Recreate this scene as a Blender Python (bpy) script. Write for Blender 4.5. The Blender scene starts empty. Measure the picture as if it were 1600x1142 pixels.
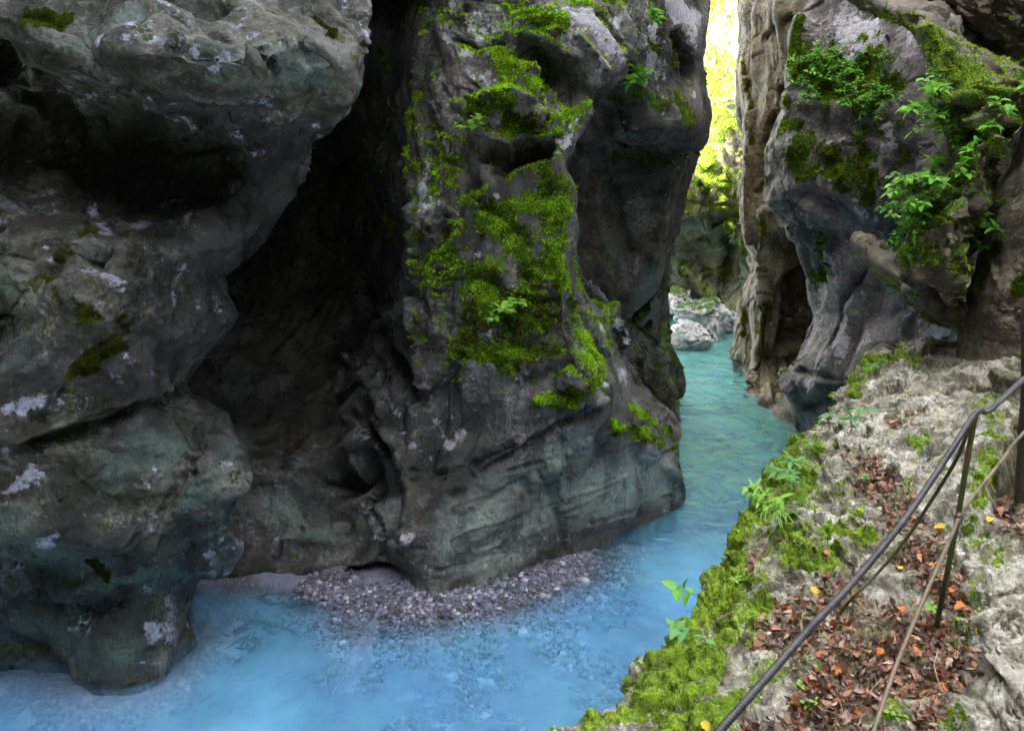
import bpy, math, random
import numpy as np
from mathutils import Vector
R = math.radians
random.seed(7); RNG = np.random.default_rng(7)
SC = bpy.context.scene
COL = SC.collection

# ------------------------------------------------------------------ camera, world, sun, exposure
CAMZ = 5.0; PITCH = R(15); F = 1142.0; CX = 800.0; CY = 571.0
cam_d = bpy.data.cameras.new('camera'); cam = bpy.data.objects.new('camera', cam_d); COL.objects.link(cam)
cam_d.sensor_width = 36; cam_d.lens = 36 * F / 1600; cam_d.clip_start = .05; cam_d.clip_end = 600
cam.location = (0, 0, CAMZ); cam.rotation_euler = (math.pi / 2 - PITCH, 0, 0)
SC.camera = cam
SUN = Vector((0.62, 0.55, -0.77)).normalized()          # direction the light travels
w = bpy.data.worlds.new('World'); SC.world = w; w.use_nodes = True
nt = w.node_tree; bg = nt.nodes['Background']
sky = nt.nodes.new('ShaderNodeTexSky'); sky.sky_type = 'NISHITA'; sky.sun_disc = False
sky.sun_elevation = math.asin(-SUN.z); sky.sun_rotation = math.atan2(-SUN.x, -SUN.y)
sky.altitude = 300; sky.air_density = 1.0; sky.dust_density = 4.0; sky.ozone_density = .6
cn = nt.nodes.new('ShaderNodeTexNoise'); cn.inputs['Scale'].default_value = 2.2; cn.inputs['Detail'].default_value = 6        # unseen white cloud, added to neutralise the blue sky light
tc = nt.nodes.new('ShaderNodeTexCoord'); nt.links.new(tc.outputs['Generated'], cn.inputs['Vector'])
cr = nt.nodes.new('ShaderNodeMapRange'); nt.links.new(cn.outputs[0], cr.inputs[0]); cr.inputs[1].default_value = .3; cr.inputs[2].default_value = .6; cr.inputs[3].default_value = .35; cr.inputs[4].default_value = .9
cm = nt.nodes.new('ShaderNodeMix'); cm.data_type = 'RGBA'; nt.links.new(cr.outputs[0], cm.inputs[0]); nt.links.new(sky.outputs[0], cm.inputs[6]); cm.inputs[7].default_value = (6.3, 6.2, 5.9, 1)
nt.links.new(cm.outputs[2], bg.inputs[0]); bg.inputs[1].default_value = 0.15
sl = bpy.data.lights.new('sun', 'SUN'); sl.energy = 4.0; sl.angle = R(.5); sl.color = (1, .93, .8)
so = bpy.data.objects.new('sun', sl); COL.objects.link(so); so.rotation_euler = SUN.to_track_quat('-Z', 'Y').to_euler()
SC.view_settings.view_transform = 'Standard'; SC.view_settings.look = 'None'
SC.view_settings.exposure = 3.3; SC.view_settings.gamma = 1
SC.cycles.use_adaptive_sampling = True; SC.cycles.adaptive_threshold = .04; SC.cycles.max_bounces = 5; SC.cycles.diffuse_bounces = 4; SC.cycles.glossy_bounces = 2; SC.cycles.transparent_max_bounces = 6
SC.render.resolution_x = 1024; SC.render.resolution_y = 730

# ------------------------------------------------------------------ pixel <-> place
cp, sp = math.cos(PITCH), math.sin(PITCH)
def ray(px, py):
    a = (px - CX) / F; b = -(py - CY) / F
    return np.array([a, cp + b * sp, -sp + b * cp])
def P(px, py, Y):                                        # point seen at (px, py), Y metres ahead
    r = ray(px, py); return np.array([0, 0, CAMZ]) + r * (Y / r[1])
def Wz(px, py, z):                                       # point seen at (px, py) at height z
    r = ray(px, py); return np.array([0, 0, CAMZ]) + r * ((z - CAMZ) / r[2])
def proj(V):
    x = V[:, 0]; y = V[:, 1]; z = V[:, 2] - CAMZ
    d = y * cp - z * sp; u = y * sp + z * cp
    d = np.where(d > .05, d, .05)
    return CX + F * x / d, CY - F * u / d, d

# ------------------------------------------------------------------ numpy noise
_perm = np.random.default_rng(3).permutation(256).astype(np.int64); _perm = np.concatenate([_perm, _perm, _perm])
_g = np.random.default_rng(4).normal(size=(256, 3)); _g /= np.linalg.norm(_g, axis=1)[:, None]
def perlin(p):
    i = np.floor(p).astype(np.int64); f = p - i; u = f * f * f * (f * (f * 6 - 15) + 10); i &= 255
    out = 0
    for dx in (0, 1):
        wx = u[:, 0] if dx else 1 - u[:, 0]
        for dy in (0, 1):
            wy = u[:, 1] if dy else 1 - u[:, 1]
            for dz in (0, 1):
                wz = u[:, 2] if dz else 1 - u[:, 2]
                h = _perm[_perm[_perm[(i[:, 0] + dx) & 255] + ((i[:, 1] + dy) & 255)] + ((i[:, 2] + dz) & 255)]
                g = _g[h]
                out = out + wx * wy * wz * (g[:, 0] * (f[:, 0] - dx) + g[:, 1] * (f[:, 1] - dy) + g[:, 2] * (f[:, 2] - dz))
    return out * 1.5
def fbm(p, o=4, gain=.5, mode=0, off=0.):
    s = 0; a = 1; t = 0; q = p + off
    for k in range(o):
        n = perlin(q)
        if mode == 1: n = 1 - 2 * np.abs(n) * 1.6                # ridged
        if mode == 2: n = np.abs(n) * 3.2 - 1                     # billow: round lumps, sharp creases
        s = s + a * n; t += a; a *= gain; q = q * 2.03 + 17.3
    return s / t
def ss(a, b, x):
    t = np.clip((x - a) / (b - a), 0, 1); return t * t * (3 - 2 * t)

# ------------------------------------------------------------------ objects
def tag(o, label=None, cat=None, group=None, kind=None):
    if label: o['label'] = label
    if cat: o['category'] = cat
    if group: o['group'] = group
    if kind: o['kind'] = kind
    return o
def mesh_obj(name, V, faces, mat, parent=None, smooth=True, origin=None, attrs=None, cols=None):
    """V (n,3) array in world space (or local when parent given); faces: (m,k) int array."""
    V = np.asarray(V, dtype=np.float64); faces = np.asarray(faces)
    if origin is None and parent is None:
        origin = np.array([V[:, 0].mean(), V[:, 1].mean(), V[:, 2].min()])
    if origin is None: origin = np.zeros(3)
    me = bpy.data.meshes.new(name)
    m, k = faces.shape
    me.vertices.add(len(V)); me.vertices.foreach_set('co', (V - origin).astype(np.float32).ravel())
    me.loops.add(m * k); me.loops.foreach_set('vertex_index', faces.astype(np.int32).ravel())
    me.polygons.add(m); me.polygons.foreach_set('loop_start', np.arange(0, m * k, k, dtype=np.int32))
    me.polygons.foreach_set('loop_total', np.full(m, k, dtype=np.int32))
    me.update(calc_edges=True)
    me.polygons.foreach_set('use_smooth', np.full(m, smooth, dtype=bool))
    if attrs is not None:
        a = me.attributes.new('mask', 'FLOAT_COLOR', 'POINT'); a.data.foreach_set('color', attrs.astype(np.float32).ravel())
    if cols is not None:
        a = me.attributes.new('tint', 'FLOAT_COLOR', 'POINT'); a.data.foreach_set('color', cols.astype(np.float32).ravel())
    if mat: me.materials.append(mat)
    o = bpy.data.objects.new(name, me); COL.objects.link(o)
    o.location = Vector(origin)
    if parent: o.parent = parent
    return o
def empty(name, loc, rz=0):
    o = bpy.data.objects.new(name, None); COL.objects.link(o); o.location = Vector(loc); o.rotation_euler.z = rz
    o.empty_display_size = .1
    return o

# ------------------------------------------------------------------ materials
class NT:
    def __init__(s, name):
        s.m = bpy.data.materials.new(name); s.m.use_nodes = True; s.t = s.m.node_tree
        s.b = s.t.nodes['Principled BSDF']; s.out = s.t.nodes['Material Output']
        s.co = s.n('ShaderNodeTexCoord').outputs['Object']
    def n(s, t, **k):
        x = s.t.nodes.new(t)
        for a, b in k.items(): setattr(x, a, b)
        return x
    def put(s, sock, v):
        if v is None: return
        if isinstance(v, (int, float)): sock.default_value = v
        elif isinstance(v, (tuple, list)):
            sock.default_value = (*v, 1) if (len(v) == 3 and len(sock.default_value) == 4) else v
        else: s.t.links.new(v, sock)
    def map(s, scale=(1, 1, 1), rot=(0, 0, 0), src=None):
        m = s.n('ShaderNodeMapping'); s.put(m.inputs[0], src or s.co); m.inputs['Scale'].default_value = scale
        m.inputs['Rotation'].default_value = rot; return m.outputs[0]
    def noise(s, scale, detail=6, rough=.55, dist=0, src=None):
        x = s.n('ShaderNodeTexNoise'); s.put(x.inputs['Vector'], src or s.co); x.inputs['Scale'].default_value = scale
        x.inputs['Detail'].default_value = detail; x.inputs['Roughness'].default_value = rough
        x.inputs['Distortion'].default_value = dist; return x.outputs[0]
    def voro(s, scale, feature='F1', src=None):
        x = s.n('ShaderNodeTexVoronoi', feature=feature); s.put(x.inputs['Vector'], src or s.co); x.inputs['Scale'].default_value = scale
        return x
    def mr(s, v, a, b, c=0., d=1., smooth=True):
        x = s.n('ShaderNodeMapRange'); x.interpolation_type = 'SMOOTHSTEP' if smooth else 'LINEAR'
        s.put(x.inputs[0], v)
        for i, q in enumerate((a, b, c, d)): s.put(x.inputs[i + 1], q)
        return x.outputs[0]
    def math(s, op, a, b=None, c=None, clamp=False):
        x = s.n('ShaderNodeMath', operation=op, use_clamp=clamp)
        for i, v in enumerate((a, b, c)): s.put(x.inputs[i], v)
        return x.outputs[0]
    def mix(s, f, a, b, mode='MIX'):
        x = s.n('ShaderNodeMix', data_type='RGBA', blend_type=mode, clamp_factor=True)
        s.put(x.inputs[0], f); s.put(x.inputs[6], a); s.put(x.inputs[7], b); return x.outputs[2]
    def attr(s, name='mask'):
        x = s.n('ShaderNodeAttribute', attribute_name=name); return x
    def bump(s, h, strength=.5, dist=.02, nrm=None):
        x = s.n('ShaderNodeBump'); s.put(x.inputs['Height'], h); x.inputs['Strength'].default_value = strength
        x.inputs['Distance'].default_value = dist
        if nrm is not None: s.put(x.inputs['Normal'], nrm)
        return x.outputs[0]
def rock_mat(name, dark, mid, pale, brown=(.09, .065, .045), lich=(.5, .5, .56), scale=1., streak=.5, lichen=.5, rough=.68, crack=.6, teal=(.105, .155, .14), mossc=((.018, .035, .006), (.07, .15, .012), (.19, .31, .02)), strata=0.0, moss_lift=0.):
    s = NT(name); at = s.attr(); sep = s.n('ShaderNodeSeparateColor'); s.put(sep.inputs[0], at.outputs['Color'])
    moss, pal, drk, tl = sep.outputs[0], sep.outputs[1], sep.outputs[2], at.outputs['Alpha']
    big = s.noise(.55 * scale, 3, .6, .3); med = s.noise(2.6 * scale, 8, .68, .12); fine = s.noise(19 * scale, 6, .74)
    st = s.noise(2.2 * scale, 6, .66, .1, s.map((2.2, 2.2, .35)))
    dg = s.noise(2.2 * scale, 6, .70, .15, s.map((.9, .9, 3.2), (.35, .45, .2)))
    c = s.mix(s.mr(med, .38, .60), dark, mid)
    c = s.mix(s.mr(s.math('ADD', s.math('ADD', s.math('MULTIPLY', fine, .5), s.math('MULTIPLY', med, .5)), s.math('MULTIPLY', s.math('SUBTRACT', big, .5), .7)), .50, .66), c, pale)
    c = s.mix(s.math('MULTIPLY', s.mr(big, .45, .7), .6), c, brown)
    c = s.mix(s.math('MULTIPLY', tl, s.mr(dg, .3, .55, .55, 1.)), c, s.mix(s.mr(fine, .35, .65), teal, tuple(v * 1.55 for v in teal)))
    c = s.mix(s.math('MULTIPLY', s.mr(st, .5, .68), streak), c, tuple(v * .45 for v in dark))
    c = s.mix(s.math('MULTIPLY', s.mr(dg, .56, .66), strata), c, tuple(v * .5 for v in dark))
    # lichen / calcite: mottled patches
    ln = s.noise(5.5 * scale, 8, .78, .1); ln2 = s.noise(1.1 * scale, 2, .6)
    lf = s.math('ADD', ln, s.math('ADD', s.math('MULTIPLY', pal, .22), s.math('MULTIPLY', s.mr(ln2, .35, .65, -1, 1), .07 * lichen)))
    lf = s.mr(lf, .60, .66)
    c = s.mix(s.math('MULTIPLY', lf, .85), c, s.mix(s.mr(fine, .4, .62), lich, tuple(v * .6 for v in lich)))
    ps = s.mr(s.noise(9 * scale, 4, .7), .62, .68)
    c = s.mix(s.math('MULTIPLY', ps, .8), c, tuple(v * .35 for v in dark))
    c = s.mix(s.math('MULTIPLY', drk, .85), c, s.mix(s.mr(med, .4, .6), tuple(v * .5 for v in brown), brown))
    # moss by painted patch + broken edge
    mn = s.noise(7 * scale, 6, .72, .3); mf = s.math('ADD', moss, s.math('MULTIPLY', s.math('ADD', s.math('SUBTRACT', mn, .5), s.math('MULTIPLY', s.math('SUBTRACT', med, .5), .8)), 2.8))
    mf = s.mr(mf, .48, .56)
    mcn = s.noise(11 * scale, 5, .7)
    mc = s.mix(s.mr(mcn, .36, .52), mossc[0], mossc[1]); mc = s.mix(s.mr(s.math('ADD', mcn, s.math('MULTIPLY', s.math('SUBTRACT', big, .5), .5)), .52, .68), mc, mossc[2])
    c = s.mix(mf, c, mc)
    s.put(s.b.inputs['Base Color'], c)
    s.put(s.b.inputs['Roughness'], s.mix(mf, s.mr(st, .4, .65, rough, rough - .25), (.95, .95, .95)))
    s.b.inputs['Specular IOR Level'].default_value = .45
    h = s.math('ADD', s.math('MULTIPLY', med, 1.2), s.math('MULTIPLY', fine, .5))
    h = s.math('ADD', h, s.math('MULTIPLY', dg, .8))
    if crack > .5:
        vc = s.voro(3.1 * scale, 'DISTANCE_TO_EDGE', s.mix(.12, s.co, s.n('ShaderNodeTexNoise').outputs[1], 'ADD')).outputs['Distance']
        h = s.math('ADD', h, s.math('MULTIPLY', s.mr(vc, 0, .05), .12 * crack))
    hh = s.mix(mf, h, s.math('MULTIPLY', s.math('ADD', mcn, mn), 1.2))
    s.put(s.b.inputs['Normal'], s.bump(hh, .9, .075 / scale))
    return s.m

def tint_mat(name, rough=.6, sss=0., trans=0., var=.25, nscale=30, spec=.4):
    s = NT(name); c = s.attr('tint').outputs['Color']
    n = s.noise(nscale, 6, .6)
    c2 = s.mix(1., c, s.mix(s.mr(n, .3, .7), (1 - var,) * 3, (1 + var,) * 3), 'MULTIPLY')
    s.put(s.b.inputs['Base Color'], c2); s.b.inputs['Roughness'].default_value = rough; s.b.inputs['Specular IOR Level'].default_value = spec
    s.put(s.b.inputs['Normal'], s.bump(n, .3, .01))
    if trans:
        tr = s.n('ShaderNodeBsdfTranslucent'); s.put(tr.inputs[0], c2); mx = s.n('ShaderNodeMixShader'); mx.inputs[0].default_value = trans
        s.t.links.new(s.b.outputs[0], mx.inputs[1]); s.t.links.new(tr.outputs[0], mx.inputs[2]); s.t.links.new(mx.outputs[0], s.out.inputs[0])
    return s.m

M = {}
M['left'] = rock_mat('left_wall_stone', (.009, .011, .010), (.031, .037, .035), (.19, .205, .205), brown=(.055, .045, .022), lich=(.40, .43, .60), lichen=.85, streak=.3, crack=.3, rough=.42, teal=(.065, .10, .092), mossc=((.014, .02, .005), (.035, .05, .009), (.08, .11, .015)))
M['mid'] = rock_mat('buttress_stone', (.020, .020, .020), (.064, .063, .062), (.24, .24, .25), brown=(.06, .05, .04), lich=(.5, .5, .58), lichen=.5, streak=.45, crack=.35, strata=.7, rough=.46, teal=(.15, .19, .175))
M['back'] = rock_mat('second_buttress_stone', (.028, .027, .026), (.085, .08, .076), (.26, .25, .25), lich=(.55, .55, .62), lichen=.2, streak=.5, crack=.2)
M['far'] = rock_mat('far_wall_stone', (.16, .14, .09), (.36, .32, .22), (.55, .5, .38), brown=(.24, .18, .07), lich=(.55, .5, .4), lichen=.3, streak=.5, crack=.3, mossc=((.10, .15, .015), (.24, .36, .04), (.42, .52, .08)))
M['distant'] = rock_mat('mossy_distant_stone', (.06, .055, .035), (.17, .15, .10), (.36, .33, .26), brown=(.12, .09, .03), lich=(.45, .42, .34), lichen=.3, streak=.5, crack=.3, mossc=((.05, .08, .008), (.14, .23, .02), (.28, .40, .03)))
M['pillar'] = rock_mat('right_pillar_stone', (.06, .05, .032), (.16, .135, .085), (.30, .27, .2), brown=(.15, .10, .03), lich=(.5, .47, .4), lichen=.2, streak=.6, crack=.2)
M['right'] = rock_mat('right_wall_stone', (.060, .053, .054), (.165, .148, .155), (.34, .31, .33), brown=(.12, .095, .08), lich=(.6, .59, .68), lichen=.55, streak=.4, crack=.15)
M['tan'] = rock_mat('tan_wall_stone', (.075, .062, .045), (.19, .16, .125), (.33, .29, .24), brown=(.14, .10, .06), lich=(.5, .48, .44), lichen=.1, streak=.4, crack=.2)
M['ledge'] = rock_mat('ledge_stone', (.10, .09, .066), (.42, .395, .335), (.82, .805, .77), brown=(.20, .175, .065), lich=(.82, .81, .78), lichen=.7, scale=2.6, streak=.35, crack=.8, mossc=((.06, .09, .01), (.16, .27, .015), (.32, .48, .02)))
M['boulder'] = rock_mat('river_boulder_stone', (.2, .2, .2), (.42, .42, .42), (.62, .62, .62), brown=(.25, .24, .15), lich=(.7, .68, .75), lichen=.5, streak=.3)
M['blocker'] = rock_mat('light_blocking_rock', (.012, .014, .010), (.03, .034, .02), (.06, .06, .05), brown=(.03, .025, .015), lich=(.08, .08, .08), lichen=.1)  # very dark, so the added unseen walls bounce little light
M['pebble'] = tint_mat('pebble_stone', .5, var=.35, nscale=18)
M['moss'] = tint_mat('moss_shoots', .9, trans=.35, var=.2, nscale=20, spec=.1)
M['leaf'] = tint_mat('living_leaf', .45, trans=.4, var=.15, nscale=25)
M['litter'] = tint_mat('dead_leaf', .55, trans=.15, var=.35, nscale=60)
M['twig'] = tint_mat('twig_bark', .7, var=.4, nscale=60)

# ------------------------------------------------------------------ surfaces from a net of control points
def crom(A, n, closed=False):
    """Catmull-Rom along axis 0, n samples per span."""
    k = A.shape[0]; t = np.linspace(0, 1, n, endpoint=False)[:, None, None]
    out = []
    for i in range(k - 1):
        p0 = A[max(i - 1, 0)]; p1 = A[i]; p2 = A[i + 1]; p3 = A[min(i + 2, k - 1)]
        out.append(.5 * ((2 * p1) + (-p0 + p2) * t + (2 * p0 - 5 * p1 + 4 * p2 - p3) * t ** 2 + (-p0 + 3 * p1 - 3 * p2 + p3) * t ** 3))
    out.append(A[-1][None]); return np.concatenate(out, 0)
def normals(G):
    du = np.gradient(G, axis=1); dv = np.gradient(G, axis=0)
    n = np.cross(du, dv); l = np.linalg.norm(n, axis=2, keepdims=True); return n / np.maximum(l, 1e-9)
def quads(h, w_, flip=False):
    i = np.arange(h * w_).reshape(h, w_)
    q = np.stack([i[:-1, :-1], i[1:, :-1], i[1:, 1:], i[:-1, 1:]], -1).reshape(-1, 4)
    return q[:, ::-1] if flip else q
class Rock:
    def __init__(s, net, nu, nv, face=None):
        A = np.array(net, dtype=float)                     # rows x cols x 3
        G = crom(A, nv); G = crom(G.transpose(1, 0, 2), nu).transpose(1, 0, 2)
        s.G = G; s.h, s.w = G.shape[:2]
        N = normals(G); c = G.reshape(-1, 3).mean(0); ref = np.array([0, 0, CAMZ]) if face is None else np.array(face)
        mid = G[s.h // 2, s.w // 2]
        s.sg = 1 if np.sum(((ref - G) * N)[s.h // 4:3 * s.h // 4, s.w // 4:3 * s.w // 4]) > 0 else -1
        s.mask = np.zeros((s.h * s.w, 4)); s.rebase()
    def rebase(s):
        B = s.G.copy()
        for _ in range(12):
            B[1:-1] = (B[:-2] + B[1:-1] * 2 + B[2:]) / 4; B[:, 1:-1] = (B[:, :-2] + B[:, 1:-1] * 2 + B[:, 2:]) / 4
        s.N0 = normals(B) * s.sg
    def N(s): return normals(s.G) * s.sg
    def push(s, d):
        s.G = s.G + s.N0 * d.reshape(s.h, s.w)[..., None]
    def V(s): return s.G.reshape(-1, 3)
    def rough(s, big=.25, scale=.6, med=.08, fine=.025, stretch=(1, 1, 1), off=0., bill=.6, calm=None, terr=0., cracks=1.):
        p = s.V() * np.array(stretch)
        wq = np.stack([perlin(p * scale * .8 + 31 + off), perlin(p * scale * .8 + 57), perlin(p * scale * .8 + 93)], 1) * .6
        q = p * scale + wq
        s.push(big * (bill * fbm(q, 2, .45, 2, off) + (1 - bill) * fbm(q, 2, .5, 0, off + 5)))
        s.rebase()
        # patches of rough, broken stone between smooth, water-worn ones
        rgh = .25 + .75 * ss(-.15, .35, fbm(p * scale * 1.3, 2, .5, 0, off + 40))
        if calm is not None: rgh = rgh * calm(s.V())
        q = p * scale * 3.1 + wq * 1.5
        s.push(med * rgh * (.8 * fbm(q, 3, .5, 2, off + 9) + .8 * fbm(q * .8, 3, .5, 0, off + 3)))
        if terr:                                                                        # broken bedding: gentle treads, sharp risers
            tt = 5 * fbm(p * scale * np.array([.9, .9, 1.7]) + wq * .5 + 200, 3, .5); fr_ = tt - np.floor(tt)
            s.push(terr * (ss(.55, .95, fr_) - fr_) * (rgh if calm is not None else 1) * ss(-.2, .2, perlin(p * scale * .7 + 300)))
        for cs, cw, cd in ((.55, .018, .5), (1.5, .022, .28), (3.6, .03, .12)):      # joints and cracks
            n_ = perlin((p * np.array([.8, .8, 1.5])) * scale * cs + wq * .9 + off + 70); m_ = ss(-.05, .3, perlin(p * scale * cs * .7 + 140 + off))
            s.push(-cracks * med * cd * 2.2 * m_ * (rgh if calm is not None else 1) * np.exp(-(n_ / cw) ** 2))
        q = p * scale * 13
        s.push(fine * rgh * fbm(q, 3, .55, 2, off + 13))
    def find(s, px, py):
        if not hasattr(s, '_pp') or s._ppv is not s.G:
            s._pp = proj(s.V()); s._ppv = s.G
        X, Y, D = s._pp; d = np.hypot(X - px, Y - py)
        r = 5.
        while True:
            c = np.where(d < r)[0]
            if len(c): break
            r *= 1.6
        return s.V()[c[np.argmin(D[c])]], D[c].min()
    def dist(s, pts, rpx, wob=.35, ws=1.):
        """0 at stroke, 1 at its edge; world space"""
        W = [s.find(*p) for p in pts]; V = s.V(); best = np.full(len(V), 9e9)
        for k in range(len(W)):
            a, da = W[k]; b, db = W[min(k + 1, len(W) - 1)]
            ra = (rpx[k] if isinstance(rpx, (list, tuple)) else rpx) * da / F; rb = (rpx[min(k + 1, len(W) - 1)] if isinstance(rpx, (list, tuple)) else rpx) * db / F
            ab = b - a; L = ab @ ab
            t = np.clip(((V - a) @ ab) / L, 0, 1) if L > 1e-9 else np.zeros(len(V))
            d = np.linalg.norm(V - a - t[:, None] * ab, axis=1) / (ra + (rb - ra) * t)
            best = np.minimum(best, d)
        near = best < 2.5; r0 = (rpx[0] if isinstance(rpx, (list, tuple)) else rpx) * W[0][1] / F
        if wob: best[near] += wob * fbm(V[near] * (.9 / max(r0, .02)) * ws, 3, .6)
        return best
    def sculpt(s, pts, rpx, amt, sharp=0., wob=.35):
        d = s.dist(pts, rpx, wob); f = ss(1, sharp, d); s.push(amt * f)
    def paint(s, ch, pts, rpx, amt=1., wob=.9, soft=0.):
        d = s.dist(pts, rpx, wob); f = ss(1, soft, d) * amt; s.mask[:, ch] = np.clip(s.mask[:, ch] + f, 0, 1.2)
    def automoss(s, amt=.5, thr=.35, scale=.8, off=0.):
        nz = s.N()[..., 2].ravel(); n = fbm(s.V() * scale, 4, .6, 0, off)
        s.mask[:, 0] = np.clip(s.mask[:, 0] + amt * ss(thr, thr + .35, nz + n * .9), 0, 1.2)
    def build(s, name, mat):
        return mesh_obj(name, s.V(), quads(s.h, s.w, s.sg > 0), mat, attrs=s.mask)
    def scatter(s, weight, n, rng=RNG):
        """random points on the surface weighted by mask*area (only those that can be seen or nearly)"""
        V = s.G; N = s.N(); du = np.linalg.norm(np.diff(V, axis=1), axis=2)[:-1]; dv = np.linalg.norm(np.diff(V, axis=0), axis=2)[:, :-1]
        W = (du * dv).ravel() * weight.reshape(s.h, s.w)[:-1, :-1].ravel()
        c = np.cumsum(W); idx = np.searchsorted(c, rng.random(n) * c[-1]); i, j = np.divmod(idx, s.w - 1)
        a = rng.random(n)[:, None]; b = rng.random(n)[:, None]
        p = V[i, j] * (1 - a) * (1 - b) + V[i + 1, j] * a * (1 - b) + V[i, j + 1] * (1 - a) * b + V[i + 1, j + 1] * a * b
        return p, N[i, j]

def top_rows(row, dx, dy, zs):
    """rows above the frame: list of (z, lean) -> list of rows (highest first)"""
    out = []
    r = np.array(row)
    for z, k in zs:
        q = r.copy(); q[:, 0] += dx * k; q[:, 1] += dy * k; q[:, 2] = z + (r[:, 2] - r[:, 2].mean()) * .3
        out.insert(0, list(q))
    return out
def wrap_r(row, side=1, back=(.35, 1.2, 3.5), inn=(.02, .3, 1.6)):
    """turn the surface round the corner away from the camera"""
    e = np.array(row[-1]); h = np.array([e[0], e[1], 0]); h /= np.linalg.norm(h); n = np.array([h[1], -h[0], 0]) * side
    v = e - np.array([0, 0, CAMZ]); v = v / np.hypot(v[0], v[1])                        # along the line of sight, so nothing sticks out beside it
    return [*row, *[e + v * b - n * i for b, i in zip(back, inn)]]
def foot(row, z=-1.4, out=.15):
    r = np.array(row); q = r.copy(); q[:, 2] = z; h = q.copy(); h[:, 2] = 0; h /= np.linalg.norm(h, axis=1)[:, None]
    return list(q - h * 0 + h * out)
YW = lambda py: Wz(800, py, 0)[1]

# ================================================================== THE GORGE
# ---- A: left wall with the overhanging bulge
fA = [0, .2, .36, .48, .6, .7, .8, .88, .95, 1]
def rowA(py, e, Y): return [P(-400 + (e + 400) * f, py, y) for f, y in zip(fA, Y)]
A_ = [rowA(-250, 640, [7.2, 7.6, 8, 8.2, 8.2, 8.2, 8.3, 8.5, 8.9, 9.3]),
      rowA(-60, 600, [6.2, 6.6, 7.2, 7.4, 7.3, 7.2, 7.2, 7.4, 7.9, 8.4]),
      rowA(30, 588, [6.0, 6.4, 6.9, 6.7, 6.5, 6.3, 6.3, 6.5, 7.1, 7.8]),
      rowA(90, 573, [6.2, 6.6, 7.7, 6.9, 6.0, 5.9, 5.9, 6.2, 6.8, 7.5]),
      rowA(150, 550, [6.4, 6.4, 6.7, 7.6, 7.2, 6.5, 6.2, 6.4, 6.9, 7.5]),
      rowA(220, 515, [6.2, 6.1, 6.1, 7.9, 8.0, 7.8, 7.5, 7.4, 7.6, 8.0]),
      rowA(280, 480, [6.1, 6.0, 6.2, 7.5, 8.0, 7.9, 7.7, 7.6, 7.8, 8.1]),
      rowA(350, 435, [5.9, 5.9, 6.3, 6.6, 6.6, 6.7, 7.0, 7.0, 7.4, 7.9]),
      rowA(430, 378, [5.7, 5.7, 6.0, 6.3, 6.3, 6.3, 6.5, 6.8, 7.2, 7.7]),
      rowA(510, 350, [5.7, 6.2, 6.7, 6.7, 6.4, 6.2, 6.3, 6.6, 7.0, 7.5]),
      rowA(600, 320, [5.5, 5.5, 5.7, 5.9, 6.0, 6.1, 6.3, 6.5, 6.9, 7.3]),
      rowA(660, 345, [5.4, 5.4, 5.6, 5.8, 6.0, 6.2, 6.4, 6.6, 6.8, 7.2]),
      rowA(720, 392, [5.7, 5.7, 5.9, 6.0, 6.1, 6.2, 6.4, 6.5, 6.5, 6.8]),
      rowA(800, 372, [5.6, 5.6, 5.8, 5.9, 5.95, 6.0, 6.15, 6.3, 6.4, 6.7]),
      rowA(860, 362, [5.6, 5.6, 5.8, 5.9, 5.9, 5.95, 6.1, 6.3, 6.6, 6.9]),
      rowA(905, 326, [5.9, 5.9, 6.1, 6.3, 6.35, 6.3, 6.3, 6.5, 6.8, 7.1]),
      rowA(960, 322, [6.1, 6.1, 6.3, 6.45, 6.45, 6.3, 6.25, 6.5, 6.8, 7.1])]
A_.append([Wz(x, y, 0) for x, y in [(-400, 1040), (-230, 1035), (-80, 1036), (0, 1039), (75, 1046), (120, 1058), (170, 1071), (245, 1058), (297, 1013), (322, 990)]])
A_.append(foot(A_[-1]))
A_ = top_rows(A_[0], -1, .2, [(9.5, .1), (14, .6), (27, 1.6)]) + A_
A_ = [wrap_r(r) for r in A_]
a = Rock(A_, 42, 34)
a.rough(.30, .75, .10, .014, terr=.07, off=2., stretch=(1, 1, 1.1), calm=lambda V: .35 + .65 * ss(1.2, 2.2, V[:, 2]))
S = a.sculpt
S([(0, 712), (60, 700), (130, 672), (180, 652), (240, 640), (300, 608), (325, 585)], 20, -.22)       # undercut crack
S([(30, 690), (120, 655), (190, 635), (260, 610)], 22, .10)
S([(150, 395)], 42, -.30)                                                                              # dark hollow
S([(215, 225), (300, 205), (370, 180)], 14, .10); S([(200, 240), (330, 235), (420, 225)], 12, -.10)
S([(270, 60), (330, 85), (420, 110)], 20, .12); S([(250, 10), (330, 50), (390, 75)], 10, -.10)
S([(400, 100), (440, 110)], 18, -.14); S([(455, 70), (500, 95)], 25, -.06)
S([(320, 620), (312, 680), (300, 740)], 13, -.14)                                                      # groove beside the ear
S([(345, 690), (372, 715), (378, 760)], 26, .12); S([(290, 740), (250, 800), (205, 860)], 10, -.10)
S([(320, 745), (280, 800), (240, 850), (200, 880)], 16, .10)
S([(160, 780), (190, 810)], 20, -.03); S([(95, 780), (165, 730), (190, 700)], 5, -.05)
S([(0, 880), (60, 905), (120, 925), (180, 900), (250, 870)], 18, .10); S([(60, 950), (130, 960), (200, 930)], 22, -.12)
S([(90, 540), (50, 575), (0, 590)], 20, .08); S([(240, 480), (180, 540), (100, 590), (60, 640)], 14, .07)
S([(60, 130), (110, 190), (100, 250)], 36, -.18); S([(150, 200), (130, 260), (160, 300)], 30, -.15)
S([(0, 150), (60, 175), (85, 220)], 22, .12)
S([(330, 400), (300, 440), (280, 500)], 9, -.08); S([(470, 210), (500, 260)], 8, -.1)
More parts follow.
